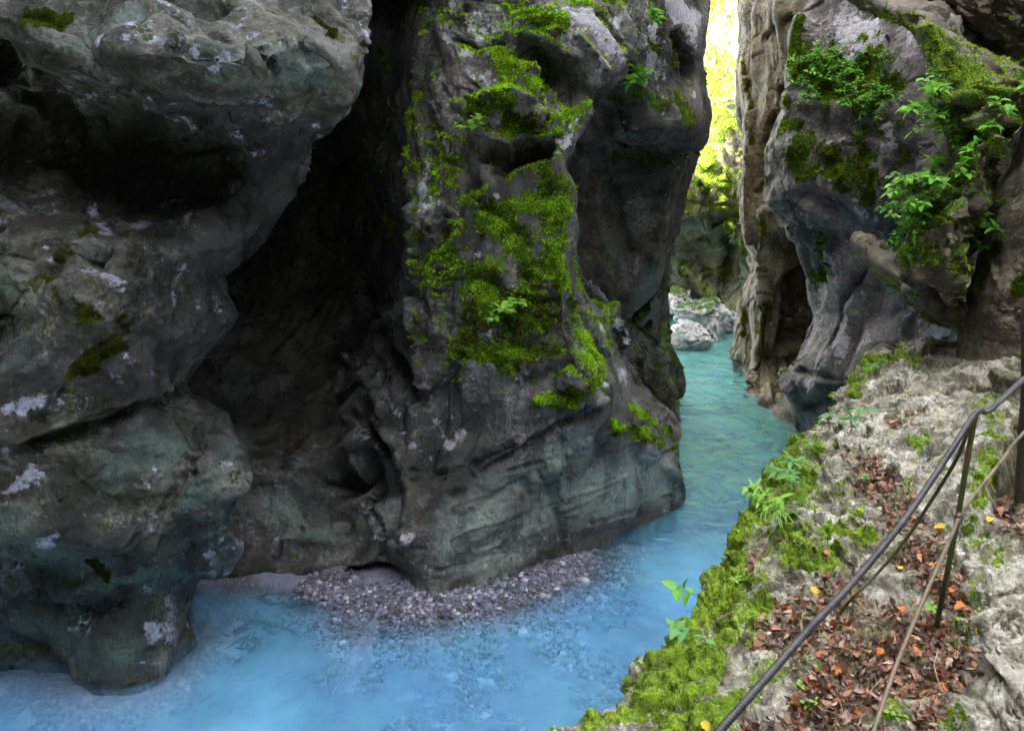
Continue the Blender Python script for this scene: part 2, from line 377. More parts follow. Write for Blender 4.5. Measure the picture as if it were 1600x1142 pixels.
a.automoss(.12, .4, 1.1, 3)
for pts, r, k in [([(40, 20), (90, 30), (130, 15)], 26, .5), ([(480, 10), (530, 60), (560, 100)], 14, .5), ([(150, 880), (168, 895)], 18, .75), ([(60, 430), (150, 500), (230, 500)], 22, .3),
                  ([(100, 610), (140, 560), (180, 545)], 30, .45), ([(180, 300), (120, 380), (40, 440)], 16, .35), ([(390, 590), (250, 580)], 10, .2)]: a.paint(0, pts, r, k)
for pts, r, k in [([(150, 60), (230, 40)], 40, .45), ([(300, 70), (350, 85), (335, 110)], 18, .9), ([(400, 60), (470, 80), (530, 110)], 34, .5), ([(150, 325), (165, 360)], 24, .95), ([(150, 420), (190, 440)], 26, .7), ([(20, 640), (60, 625)], 22, .8),
                  ([(10, 760), (60, 735)], 18, .8), ([(90, 830), (70, 860)], 16, .7), ([(250, 400), (220, 350), (300, 340)], 28, .5), ([(245, 730)], 9, 1.1), ([(350, 720), (375, 690)], 18, .7), ([(240, 985), (270, 965)], 22, .6), ([(20, 120)], 28, .6), ([(0, 170)], 20, .6),
                  ([(230, 590), (280, 560)], 14, .5), ([(200, 650)], 9, .8)]: a.paint(1, pts, r, k)
for pts, r in [([(0, 830), (120, 880), (260, 900)], 70), ([(300, 780), (360, 700)], 40), ([(0, 990), (200, 1030)], 60), ([(200, 720), (280, 690)], 50), ([(0, 430), (20, 560)], 40), ([(330, 100), (500, 110)], 60), ([(120, 60), (200, 30)], 60)]: a.paint(3, pts, r, .8)
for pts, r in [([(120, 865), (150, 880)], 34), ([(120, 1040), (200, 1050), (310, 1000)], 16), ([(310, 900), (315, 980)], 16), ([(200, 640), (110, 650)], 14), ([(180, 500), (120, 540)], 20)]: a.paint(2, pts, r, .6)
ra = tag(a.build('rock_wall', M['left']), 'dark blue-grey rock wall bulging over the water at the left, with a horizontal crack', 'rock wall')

# ---- C: alcove and mossy buttress
def rw(py, px, Y): 
    py = py if isinstance(py, (list, tuple)) else [py] * len(px)
    return [P(x, y, d) for x, y, d in zip(px, py, Y)]
C_ = [rw(-250, [520, 560, 600, 640, 680, 720, 760, 800, 850, 920, 1000, 1020], [15, 14.8, 14.2, 12.6, 11.3, 10.7, 10.4, 10.3, 10.3, 10.4, 10.7, 11.5]),
      rw(-60, [480, 530, 570, 610, 650, 690, 730, 780, 830, 890, 990, 1000], [15, 14.8, 14, 12.3, 10.8, 10, 9.8, 9.7, 9.7, 9.8, 10.2, 11.2]),
      rw(40, [470, 520, 560, 605, 650, 690, 730, 780, 830, 890, 988, 995], [15, 14.6, 13.6, 11.8, 10.3, 9.6, 9.4, 9.3, 9.3, 9.4, 9.9, 11]),
      rw(120, [450, 505, 550, 600, 645, 690, 730, 780, 830, 880, 968, 975], [16, 15.6, 14.8, 12.8, 10.2, 9.4, 9.2, 9.0, 9.1, 9.3, 9.8, 11]),
      rw(190, [430, 490, 540, 590, 640, 685, 725, 770, 820, 860, 915, 918], [16, 16, 15, 13, 10.2, 9.3, 9.1, 8.8, 8.9, 9.1, 9.5, 10.6]),
      rw(250, [400, 460, 520, 575, 630, 675, 715, 760, 810, 845, 878, 880], [16, 16, 15.6, 13.6, 10.4, 9.25, 9.1, 9.0, 9.05, 9.1, 9.2, 10.5]),
      rw(340, [360, 430, 490, 550, 600, 650, 700, 750, 800, 845, 888, 890], [16, 16, 15.6, 14.4, 11.6, 9.3, 8.95, 8.8, 8.75, 8.8, 8.95, 10.3]),
      rw(430, [320, 400, 460, 520, 575, 640, 690, 745, 795, 845, 894, 905], [15, 15.2, 15.2, 14.6, 12.8, 9.2, 8.8, 8.65, 8.6, 8.5, 8.6, 11]),
      rw(500, [300, 370, 430, 490, 560, 640, 690, 745, 800, 855, 905, 965], [13.6, 14, 14, 13.6, 12.2, 9.05, 8.75, 8.6, 8.5, 8.45, 8.5, 11.2]),
      rw(590, [290, 350, 410, 480, 560, 640, 690, 750, 810, 870, 934, 990], [11.8, 12.2, 12.2, 12, 11, 9.0, 8.8, 8.55, 8.4, 8.3, 8.4, 11.2]),
      rw([660] * 9 + [658, 655, 658], [280, 345, 410, 480, 550, 630, 690, 750, 820, 890, 965, 1054], [10.2, 10.8, 10.9, 10.6, 9.8, 8.9, 8.8, 8.5, 8.35, 8.35, 8.7, 10.9]),
      rw([720] * 9 + [712, 704, 704], [280, 345, 410, 480, 550, 630, 700, 760, 830, 900, 980, 1064], [9.3, 9.4, 9.4, 9.3, 9.1, 8.75, 8.5, 8.3, 8.3, 8.5, 9.0, 10.4]),
      rw([790] * 8 + [785, 775, 760, 745], [280, 340, 400, 470, 550, 630, 700, 765, 830, 900, 980, 1058], [9, 9.1, 9.1, 9, 8.8, 8.4, 8.2, 8.2, 8.4, 8.7, 9.2, 10.3]),
      rw([850] * 7 + [850, 848, 838, 815, 775], [280, 340, 400, 460, 540, 610, 670, 735, 800, 880, 965, 1046], [8.7, 8.8, 8.8, 8.7, 8.6, 8.2, 8.0, 8.05, 8.3, 8.55, 9.1, 10.2]),
      [Wz(x, y, .03) for x, y in [(280, 905), (340, 905), (400, 902), (460, 903), (540, 906), (600, 905), (645, 934), (690, 936), (745, 922), (810, 903), (890, 876), (975, 838)]][:11] + [Wz(1036, 797, .03)]]
C_[-1] = [Wz(x, y, .03) for x, y in [(280, 905), (340, 905), (400, 902), (460, 903), (540, 906), (600, 905), (645, 934), (690, 936), (760, 918), (860, 885), (955, 847), (1036, 797)]]
C_.append(foot(C_[-1]))
C_ = top_rows(C_[0], -.6, .8, [(10.6, .1), (11.6, .3), (12.6, .8)]) + C_
for r_, z_ in zip(C_[:4], (12.6, 11, 9.4, 7.9)):                                       # unseen top rows bent over the crevice to block its light
    for i_, y_ in enumerate((7.2, 7.2, 7.3, 7.6, 8.2, 9.2)): r_[i_] = np.array([(-7, -5.6, -4.2, -2.9, -1.9, -1.1)[i_], y_, z_ + .12 * i_ ** 1.5])
C_ = [wrap_r(r) for r in C_]
c = Rock(C_, 40, 38)
c.rough(.24, .8, .10, .014, terr=.10, off=11., stretch=(1, 1, .8), calm=lambda V: .25 + .75 * ss(1.7, 2.7, V[:, 2] - .25 * V[:, 0]))
S = c.sculpt
S([(560, 440), (600, 520), (635, 590), (655, 625)], 26, -.32)                          # dark wedge
S([(640, 330), (650, 420), (640, 480), (655, 560), (665, 610)], 14, .14)
S([(720, 560), (690, 600), (668, 630)], 12, -.12)
S([(540, 560), (590, 620), (620, 690), (640, 760)], 15, .18); S([(520, 620), (570, 660), (600, 700)], 14, -.16)
S([(545, 650), (590, 665), (610, 690)], 14, .12)
S([(510, 735), (560, 745)], 48, -.60, .3)                                             # cavity
S([(570, 780), (590, 830), (600, 880)], 14, -.16); S([(640, 730), (640, 800), (630, 850)], 20, .14)
S([(500, 860), (450, 850)], 28, .22); S([(440, 870), (470, 820), (510, 850)], 6, -.1)
S([(520, 912), (570, 915), (600, 912)], 34, -.7, .3)                                   # low cave at the water
S([(740, 170), (800, 165), (855, 205)], 32, .34, wob=.3); S([(735, 205), (790, 214), (866, 212)], 12, .16, wob=.2)      # prow block
S([(762, 238), (800, 244), (842, 234)], 24, -.40, .35, .15); S([(785, 264), (815, 258)], 22, -.22, 0, .15)
S([(820, 80), (860, 110), (900, 140)], 34, -.28); S([(800, 60), (850, 70), (900, 95)], 14, .1)
S([(940, 20), (970, 60), (985, 95)], 8, -.16); S([(905, 60), (950, 110)], 9, .1)
S([(700, 60), (740, 75), (790, 70)], 8, -.12); S([(660, 60), (650, 140), (665, 230)], 14, .1)
S([(860, 470), (900, 480), (920, 540)], 20, -.20); S([(830, 600), (880, 560), (920, 590)], 18, -.15); S([(840, 625), (900, 625), (940, 625)], 16, .16)
S([(700, 770), (760, 740), (830, 700), (880, 665), (940, 645)], 13, -.14); S([(640, 735), (680, 740), (740, 725), (800, 700)], 10, -.10)
S([(760, 900), (800, 850), (850, 790), (900, 740)], 16, -.05); S([(720, 860), (800, 800), (880, 720)], 26, .08)
S([(930, 820), (990, 800), (1050, 775)], 7, -.09); S([(1045, 730), (1060, 745)], 14, .12)
S([(700, 300), (690, 380)], 12, -.10); S([(690, 560), (700, 480), (690, 400)], 9, -.10); S([(760, 300), (740, 330)], 20, .12)
S([(975, 560), (1000, 600), (1040, 650)], 10, .1); S([(930, 530), (950, 560)], 10, -.15); S([(955, 480), (970, 540)], 14, .15)
for k in range(16):                                                                   # strata in the smooth lower face
    x = 700 + 20 * k + RNG.uniform(-20, 20); y = 900 - (x - 690) * .45 - RNG.uniform(0, 170); L = RNG.uniform(40, 110)
    S([(x - L / 2, y + L * .17), (x, y), (x + L / 2, y - L * .2)], RNG.uniform(4, 9), RNG.choice([-.05, .04]))
c.automoss(.45, .25, 1.2, 8); c.mask[:, 0] *= ss(-1.7, -.9, c.V()[:, 0]) * ss(2.1, 2.7, c.V()[:, 2])
for pts, r, k in [([(790, 90), (780, 140), (800, 190), (830, 200)], 26, .95), ([(740, 165), (790, 160)], 24, .95), ([(800, 10), (850, 30), (890, 40)], 22, .8), ([(835, 80), (850, 110)], 14, .7), ([(880, 205)], 12, .95), ([(700, 250), (705, 280)], 12, .6),
                  ([(770, 340), (820, 320), (860, 290)], 32, .85), ([(860, 300), (875, 380), (880, 440)], 26, .9), ([(790, 360), (830, 400), (870, 430)], 30, .95), ([(880, 430), (895, 480)], 14, 1.1), ([(780, 480), (830, 470), (850, 490)], 24, 1.1), ([(700, 380), (720, 440), (740, 500), (720, 540)], 30, .7),
                  ([(760, 420), (790, 520), (770, 560)], 34, .75), ([(700, 560), (730, 540)], 22, .7), ([(830, 630), (870, 630), (930, 605)], 20, 1.1), ([(905, 520), (925, 570), (935, 600)], 12, 1.), ([(640, 150), (630, 240), (640, 300)], 22, .4), ([(600, 100), (590, 250), (610, 380)], 26, .35),
                  ([(960, 660), (1000, 680), (1040, 690)], 14, .95), ([(1010, 650), (1050, 670), (1058, 700)], 12, .95), ([(800, 570), (860, 540)], 18, .6), ([(820, 520), (840, 440)], 24, .7), ([(990, 640), (1020, 650)], 14, .6)]: c.paint(0, pts, r * 1.2, k * .86)
for pts, r, k in [([(740, 45), (750, 70), (720, 80)], 26, .9), ([(690, 20), (700, 60)], 18, .8), ([(730, 120), (740, 160)], 12, .8), ([(665, 200), (668, 260), (655, 310), (680, 320)], 15, .8), ([(640, 400), (645, 450)], 16, .7), ([(960, 30), (975, 80)], 30, 1.), ([(900, 20), (940, 60)], 26, .7), ([(720, 30), (770, 60)], 30, .6), ([(760, 130), (740, 110)], 20, .6), ([(920, 20), (950, 70), (940, 110)], 18, .8), ([(900, 190), (880, 240)], 12, .9),
                  ([(775, 310), (785, 330)], 9, .9), ([(590, 580), (620, 640), (640, 700)], 12, .6), ([(760, 500), (765, 540)], 7, .8), ([(700, 690), (720, 680)], 12, .9), ([(910, 500), (930, 560), (950, 600)], 14, .9), ([(930, 490), (955, 540), (980, 590)], 26, 1.), ([(950, 480), (975, 530)], 12, .9), ([(830, 620), (850, 610)], 8, .9), ([(570, 790), (600, 850), (640, 840)], 20, .6), ([(660, 330), (700, 330)], 12, .5), ([(590, 690), (560, 680)], 12, .5)]: c.paint(1, pts, r, k)
c.paint(0, [(745, 235), (795, 262), (855, 235)], 30, -1.2); c.paint(0, [(780, 290)], 18, -1.)
for pts, r in [([(760, 860), (860, 780), (960, 740), (1040, 740)], 60), ([(700, 830), (900, 700)], 50), ([(930, 800), (1040, 770)], 40), ([(640, 620), (600, 600)], 20), ([(430, 780), (500, 830)], 50), ([(370, 560), (380, 700)], 30)]: c.paint(3, pts, r, .9)
for pts, r in [([(650, 910), (720, 910), (860, 870), (960, 830)], 16), ([(800, 740), (790, 860)], 12), ([(640, 760), (660, 860)], 20), ([(790, 235), (800, 260)], 20), ([(900, 620), (880, 560)], 22), ([(560, 740)], 45), ([(480, 260), (440, 400), (400, 560), (390, 720)], 60), ([(560, 250), (520, 400), (480, 560), (460, 700)], 70), ([(590, 60), (580, 200), (570, 330), (580, 420)], 26), ([(860, 100), (900, 150)], 40)]: c.paint(2, pts, r, .55)  # crevice strokes darken the stone to paint in deeper shade
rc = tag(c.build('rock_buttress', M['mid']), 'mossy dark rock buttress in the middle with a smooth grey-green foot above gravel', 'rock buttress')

# ---- D: second, taller buttress behind it
fD = [0, .22, .45, .65, .82, .93, 1]
def rowD(py, e, Y, l=850): return [P(l + (e - l) * f, py, y + (.9 if py > 230 else .9 * max(py, 0) / 230) * (1 - f * .3)) for f, y in zip(fD, Y)]
D_ = [rowD(-130, 1100, [13, 13, 13.2, 13.4, 13.8, 14.4, 15.2]), rowD(-60, 1110, [12.4, 12.3, 12.3, 12.5, 12.9, 13.4, 14.4]), rowD(25, 1108, [12.2, 12.1, 12.0, 12.1, 12.5, 13.0, 14]),
      rowD(75, 1103, [12.2, 12., 11.8, 11.8, 12.3, 12.8, 13.8]), rowD(120, 1096, [12.2, 11.9, 11.7, 11.7, 12.3, 12.9, 13.8]), rowD(160, 1102, [12.2, 11.9, 11.8, 11.7, 12.0, 12.6, 13.6]), rowD(205, 1103, [12.2, 12.1, 12.2, 12.1, 12.2, 12.6, 13.6]),
      rowD(245, 1091, [12.3, 12.2, 12.5, 12.6, 12.6, 12.9, 13.8]), rowD(330, 1071, [12.4, 12.4, 12.7, 12.9, 13, 13.2, 14]), rowD(400, 1050, [12.5, 12.4, 12.7, 13.1, 13.2, 13.4, 14]), rowD(470, 1045, [12.5, 12.4, 12.7, 13.2, 13.4, 13.6, 14.3]),
      rowD(530, 1043, [12.5, 12.3, 12.6, 13.2, 13.6, 13.8, 14.6]), rowD(570, 1062, [12.4, 12.2, 12.5, 13.1, 13.3, 13.6, 14.6]), rowD(610, 1066, [12.4, 12.2, 12.5, 13, 13.1, 13.5, 14.4]),
      [Wz(x, y, 0) for x, y in [(850, 690), (900, 700), (940, 700), (985, 690), (1020, 680), (1040, 668), (1056, 655)]]]
D_.append(foot(D_[-1])); D_ = top_rows(D_[0], -.3, 1, [(10.2, .1)]) + D_
D_ = [wrap_r(r, back=(.6, 1.8, 3.6), inn=(.05, .8, 2.2)) for r in D_]
d = Rock(D_, 44, 28)
d.rough(.22, .6, .12, .015, terr=.10, off=21., stretch=(1.2, 1, .5))
S = d.sculpt
S([(960, 200), (1020, 180), (1070, 185)], 24, .30); S([(970, 250), (1030, 245), (1080, 245)], 22, -.3); S([(1060, 60), (1080, 120)], 18, -.3); S([(1045, 150), (1060, 180)], 12, .12)
S([(985, 560), (1000, 500), (1030, 470), (1040, 440)], 10, -.35); S([(960, 300), (985, 400), (975, 480)], 14, -.15); S([(1010, 620), (1000, 560), (1020, 510)], 9, -.3); S([(1040, 520), (1030, 570), (1040, 620)], 14, .2)
S([(930, 300), (940, 420), (955, 470)], 16, .16); S([(1050, 250), (1040, 330), (1020, 400)], 14, .15)
d.automoss(.45, .2, 1., 4)
for pts, r, k in [([(1000, 150), (1040, 160), (1070, 160)], 22, .7), ([(1060, 140), (1080, 190)], 14, .8), ([(1030, 30), (1010, 60), (1060, 100)], 18, .5), ([(960, 160), (990, 180)], 18, .5), ([(970, 230), (1010, 260)], 20, .35)]: d.paint(0, pts, r, k)
for pts, r, k in [([(1010, 10), (1025, 90), (1010, 120)], 26, .9), ([(1050, 10), (1090, 60)], 30, .8), ([(1060, 5), (1090, 25), (1070, 30)], 22, 1.), ([(1020, 60), (1035, 120), (1020, 90)], 20, .9), ([(1085, 140), (1090, 150)], 10, .9), ([(1085, 240), (1075, 260)], 10, .7), ([(1030, 140)], 16, .8)]: d.paint(1, pts, r, k)
for pts, r in [([(1030, 430), (1010, 540)], 40), ([(1050, 560), (1050, 640)], 20)]: d.paint(3, pts, r, .7)
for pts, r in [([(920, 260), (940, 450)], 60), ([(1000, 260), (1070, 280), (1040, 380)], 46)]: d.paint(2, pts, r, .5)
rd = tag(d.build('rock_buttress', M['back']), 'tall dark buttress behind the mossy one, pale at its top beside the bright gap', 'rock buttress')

# ---- E: far wall, sunlit moss over a dark overhang
E_ = []
for py, Y, l in [(135, 27, 1085), (165, 25, 1080), (200, 24, 1070), (260, 23.2, 1060), (310, 22.5, 1050), (350, 22.3, 1040), (380, 23.5, 1030), (430, 24.5, 1030), (480, 25, 1030), (510, 24.6, 1030)]:
    xs = [l - 40, l, 1105, 1130, 1155, 1185, 1240]
    ys = [py, py, py, py + 6, py + 18 if py < 220 else py + 25, py + 30, py + 40]
    dY = [.6, .3, 0, -.2, .3, .8, 2]
    E_.append([P(x, y, Y + q) for x, y, q in zip(xs, ys, dY)])
E_.append(foot(E_[-1], -.6)); top = [p + np.array([0, 3.5, -1.]) for p in E_[0]]; E_ = [top] + E_
e = Rock(E_, 40, 32)
e.rough(.5, .45, .22, .04, terr=.2, off=33., stretch=(1, 1, .8))
e.sculpt([(1100, 250), (1100, 300)], 22, .6); e.sculpt([(1125, 330), (1140, 400), (1130, 440)], 20, -.7); e.sculpt([(1090, 290), (1130, 260)], 7, -.4); e.sculpt([(1080, 420), (1105, 465)], 14, .6)
e.automoss(.5, .0, .6, 1)
for pts, r, k in [([(1115, 170), (1140, 200), (1110, 230)], 26, .9), ([(1110, 260), (1140, 300), (1150, 360)], 24, .9), ([(1090, 290), (1100, 300)], 16, .8), ([(1065, 410), (1075, 440)], 10, .7), ([(1150, 380), (1160, 400)], 8, .9)]: e.paint(0, pts, r, k)
e.paint(2, [(1080, 370), (1130, 400), (1150, 460)], 40, .5)
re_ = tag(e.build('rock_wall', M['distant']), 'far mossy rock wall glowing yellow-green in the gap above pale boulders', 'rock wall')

# ---- L: cliff standing in full sun at the end of the gorge
L_ = []
for z, Yo in [(-1, 0), (4, .5), (9, 1.5), (14, 3.2), (19, 4.5), (25, 6), (32, 9)]:
    L_.append([np.array([x, 44 + Yo + o, z]) for x, o in [(2, 5), (7, 1.5), (10, 0), (13, .6), (16, .2), (20, 2), (27, 6)]])
L_ = L_[::-1]
l = Rock(L_, 30, 30)
l.rough(1.0, .3, .35, .1, off=40.)
l.automoss(.7, -.1, .35, 7)
rl = tag(l.build('cliff', M['far']), 'sunlit cliff with scattered greenery seen glaring through the narrow gap', 'cliff')

# ---- G: right pillar
gE = [(-250, 1172), (-60, 1152), (10, 1146), (49, 1151), (105, 1146), (143, 1147), (177, 1151), (211, 1158), (264, 1156), (313, 1151), (354, 1151), (395, 1162), (420, 1168), (475, 1151), (530, 1143), (556, 1137)]
fG = [0, .12, .28, .5, .75, 1]
def left_wrap(row, back=(.35, 1.2, 3.5), inn=(.02, .3, 1.6)): return wrap_r(row[::-1], -1, back, inn)[::-1]
G_ = []
for py, x0 in gE:
    t = ss(300, 500, py); Ys = [18.4, 17.7, 17, 16.4 + .6 * t, 16.0 + 1.0 * t, 15.6]
    if py < 0: Ys = [y + .6 for y in Ys]
    G_.append([P(x0 + (1300 - x0) * f, py + 30 * f * t, y) for f, y in zip(fG, Ys)])
G_.append([Wz(x, y, 0) for x, y in [(1139, 573), (1158, 583), (1167, 610), (1190, 637), (1228, 668), (1290, 690)]])
G_.append(foot(G_[-1])); G_ = top_rows(G_[0], .3, .6, [(13.5, .4), (17, 1.2)]) + G_
G_ = [left_wrap(r, (.5, 1.6, 5), (.05, .6, 3)) for r in G_]
g = Rock(G_, 44, 30)
g.rough(.26, .7, .16, .02, terr=.07, off=51., stretch=(1.6, 1, .3))
S = g.sculpt
S([(1215, 140), (1200, 190), (1185, 230), (1180, 300)], 9, -.5); S([(1190, 60), (1230, 30)], 9, -.2); S([(1175, 180), (1170, 300), (1175, 380)], 9, .25)
S([(1235, 400), (1245, 470), (1235, 540)], 26, -1.0, .2); S([(1190, 330), (1195, 420), (1190, 480)], 12, .3); S([(1200, 560), (1215, 620)], 8, -.3)
for pts, r, k in [([(1160, 480), (1155, 520)], 12, .6), ([(1198, 470), (1190, 520)], 9, .7), ([(1180, 520), (1190, 560)], 14, .4), ([(1158, 90), (1165, 160), (1170, 220)], 10, .35), ([(1190, 380), (1195, 340)], 8, .5)]: g.paint(0, pts, r, k)
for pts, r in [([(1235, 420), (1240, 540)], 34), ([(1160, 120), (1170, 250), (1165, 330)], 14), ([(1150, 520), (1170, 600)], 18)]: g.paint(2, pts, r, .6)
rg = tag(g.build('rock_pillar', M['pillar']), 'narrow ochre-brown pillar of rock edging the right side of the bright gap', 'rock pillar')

# ---- H: broad right wall
hE = [(-250, 1290), (-60, 1268), (11, 1260), (38, 1243), (90, 1230), (139, 1226), (200, 1211), (226, 1198), (264, 1192), (301, 1192), (330, 1201), (370, 1232), (420, 1256), (470, 1264), (513, 1262), (562, 1233), (600, 1214), (640, 1229)]
fH = [0, .07, .18, .32, .48, .65, .82, 1]
H_ = []
for py, x0 in hE:
    Ys = np.array([13.6, 12.9, 12.2, 11.5, 10.7, 9.8, 8.9, 8.2]); k = np.array([0, .3, .7, 1, 1, 1, .8, .6])
    Ys = Ys + k * (.8 * ss(300, 0, py) - .0) - k * .5 * ss(380, 600, py)
    H_.append([P(x0 + (1620 - x0) * f, py, y) for f, y in zip(fH, Ys)])
r = [Wz(1233, 672, 0)] + [np.array([p[0], p[1], 0.]) for p in H_[-1][1:]]; r[1] = Wz(1260, 690, 0)
H_.append(r); H_.append(foot(r)); H_ = top_rows(H_[0], .8, .5, [(12, .2), (15, .6), (20, 1.6)]) + H_
H_ = [left_wrap(r, (.5, 1.6, 4.5), (.05, .7, 3)) for r in H_]
h = Rock(H_, 44, 30)
h.rough(.20, .7, .05, .012, terr=.05, off=61., stretch=(1, 1, .8))
S = h.sculpt
S([(1230, 150), (1290, 165), (1380, 175)], 26, .14); S([(1240, 200), (1300, 205), (1370, 205)], 22, -.07); S([(1380, 60), (1378, 120)], 5, -.12)
S([(1210, 340), (1250, 310), (1300, 330), (1340, 360)], 24, -.11); S([(1240, 370), (1290, 390), (1330, 410)], 26, .09)
S([(1440, 330), (1380, 380), (1340, 430), (1310, 480), (1290, 540)], 9, -.22); S([(1400, 240), (1380, 300), (1370, 360)], 8, -.14)
S([(1330, 480), (1300, 560), (1270, 620)], 20, .12); S([(1240, 575), (1280, 590), (1330, 600)], 10, -.12); S([(1225, 580), (1230, 610)], 14, .15)
S([(1250, 640), (1300, 620)], 9, -.15); S([(1385, 200), (1385, 250)], 14, .14); S([(1450, 360), (1430, 460)], 30, .1)
for pts, r, k in [([(1250, 20), (1240, 70), (1235, 130)], 13, .9), ([(1260, 110), (1300, 140), (1370, 155)], 24, .8), ([(1225, 160), (1215, 200), (1240, 195)], 13, .95), ([(1195, 230), (1193, 290)], 6, 1.), ([(1300, 260), (1330, 270), (1350, 240)], 30, .5), ([(1240, 250), (1260, 270)], 20, .45), ([(1360, 90), (1350, 70)], 20, .5),
                  ([(1285, 370), (1280, 400)], 14, .5), ([(1290, 430), (1260, 430)], 18, .5), ([(1280, 100)], 20, .6), ([(1350, 200), (1370, 210)], 12, .7), ([(1225, 575), (1240, 560)], 8, .7), ([(1250, 90), (1300, 120), (1380, 140)], 50, .6), ([(1260, 240), (1320, 260), (1350, 300)], 60, .42), ([(1400, 180), (1420, 260)], 30, .35)]: h.paint(0, pts, r * 1.2, k)
for pts, r, k in [([(1310, 20), (1350, 60), (1320, 90)], 40, .9), ([(1370, 20), (1365, 80)], 22, .9), ([(1430, 10), (1420, 60)], 16, .9), ([(1385, 190), (1395, 230)], 12, .9), ([(1345, 340), (1335, 330)], 16, .7), ([(1260, 340), (1265, 360)], 12, .9), ([(1295, 410), (1290, 420)], 22, .8), ([(1415, 475)], 20, 1.1), ([(1320, 530), (1310, 550), (1350, 530)], 20, .9), ([(1370, 325), (1365, 350)], 9, .8),
                  ([(1450, 520), (1470, 510)], 22, 1.1), ([(1230, 620), (1260, 600)], 12, .5), ([(1280, 230), (1320, 210)], 12, .4)]: h.paint(1, pts, r, k)
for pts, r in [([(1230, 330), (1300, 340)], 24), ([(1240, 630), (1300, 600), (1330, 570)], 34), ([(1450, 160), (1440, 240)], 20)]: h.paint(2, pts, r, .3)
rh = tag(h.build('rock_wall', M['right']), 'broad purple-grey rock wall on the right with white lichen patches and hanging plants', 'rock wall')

# ---- I: overhanging mossy block
iE = [(130, 1442, 1612), (180, 1452, 1598), (226, 1462, 1580), (260, 1459, 1564), (290, 1444, 1556), (340, 1418, 1540), (375, 1410, 1530), (407, 1405, 1522), (430, 1412, 1516), (450, 1436, 1510), (470, 1449, 1504), (482, 1478, 1500), (492, 1488, 1499)]
I_ = []
for py, a0, b0 in iE:
    t = (py - 100) / 400
    Ys = [6.7, 6.2, 5.9, 5.75, 5.9, 6.4]; 
    if py > 400: Ys = [y + .5 * ((py - 400) / 90) ** 1.5 for y in Ys]
    Ys = [y - .5 * ss(-50, 420, py) for y in Ys]
    I_.append([P(a0 + (b0 - a0) * f, py, y) for f, y in zip([0, .15, .4, .65, .88, 1], Ys)])
last = I_[-1]; I_.append([p + np.array([.05, .7, .06]) for p in last]); I_.append([p + np.array([.25, 2.4, .4]) for p in last])
r1 = [P(x, y, Y) for (x, y), Y in zip([(1442, 34), (1460, 50), (1500, 74), (1545, 99), (1585, 116), (1610, 124)], [6.75, 6.35, 6.1, 6.0, 6.15, 6.6])]
I_ = [[p + np.array([.15, 2.2, .9]) for p in r1], [p + np.array([.04, .6, .22]) for p in r1], r1] + I_
I_ = [wrap_r(left_wrap(r, (.2, .7, 2.2), (.02, .15, .5)), 1, (.2, .7, 2.2), (.02, .1, .3)) for r in I_]
b = Rock(I_, 32, 26)
b.rough(.16, 1.1, .07, .02, terr=.09, off=71.)
S = b.sculpt
S([(1430, 390), (1480, 350), (1530, 310)], 16, .05); S([(1440, 395), (1480, 375), (1530, 340)], 10, -.06); S([(1450, 420), (1500, 410)], 8, -.1); S([(1440, 430), (1500, 440)], 14, .08)
S([(1460, 160), (1520, 150)], 16, .12); S([(1470, 200), (1540, 230)], 18, -.12); S([(1500, 280), (1560, 240)], 12, -.12); S([(1520, 190), (1580, 190)], 18, .1)
b.automoss(.5, .15, 1.8, 5)
for pts, r, k in [([(1450, 50), (1455, 110), (1445, 140)], 18, 1.), ([(1480, 110), (1520, 100), (1530, 130)], 26, .95), ([(1540, 200), (1500, 220), (1560, 225)], 26, .9), ([(1470, 60), (1480, 90)], 20, .8), ([(1410, 370), (1440, 350), (1480, 320)], 20, .95), ([(1430, 300), (1460, 310)], 18, .8), ([(1405, 395), (1415, 380)], 12, 1.), ([(1500, 250), (1520, 270)], 16, .6), ([(1580, 170), (1590, 200)], 18, .7), ([(1500, 310)], 12, .8), ([(1450, 40), (1470, 120), (1530, 140)], 30, .7), ([(1440, 180), (1500, 210), (1570, 210)], 34, .7), ([(1420, 350), (1460, 330), (1500, 290)], 26, .7), ([(1560, 150), (1590, 220)], 26, .6), ([(1500, 400), (1480, 440)], 14, .5), ([(1400, 385), (1425, 385), (1450, 400)], 22, 1.1)]: b.paint(0, pts, r * 1.3, k)
for pts, r in [([(1440, 430), (1480, 460)], 30), ([(1470, 240), (1550, 290)], 20), ([(1540, 80), (1590, 130)], 26)]: b.paint(2, pts, r, .6)
b.paint(1, [(1500, 130), (1520, 140)], 10, .8); b.paint(1, [(1520, 200)], 8, .7)
rb_ = tag(b.build('overhanging_rock', M['tan']), 'overhanging mossy rock block sprouting bright green plants, above the pale ledge', 'rock')

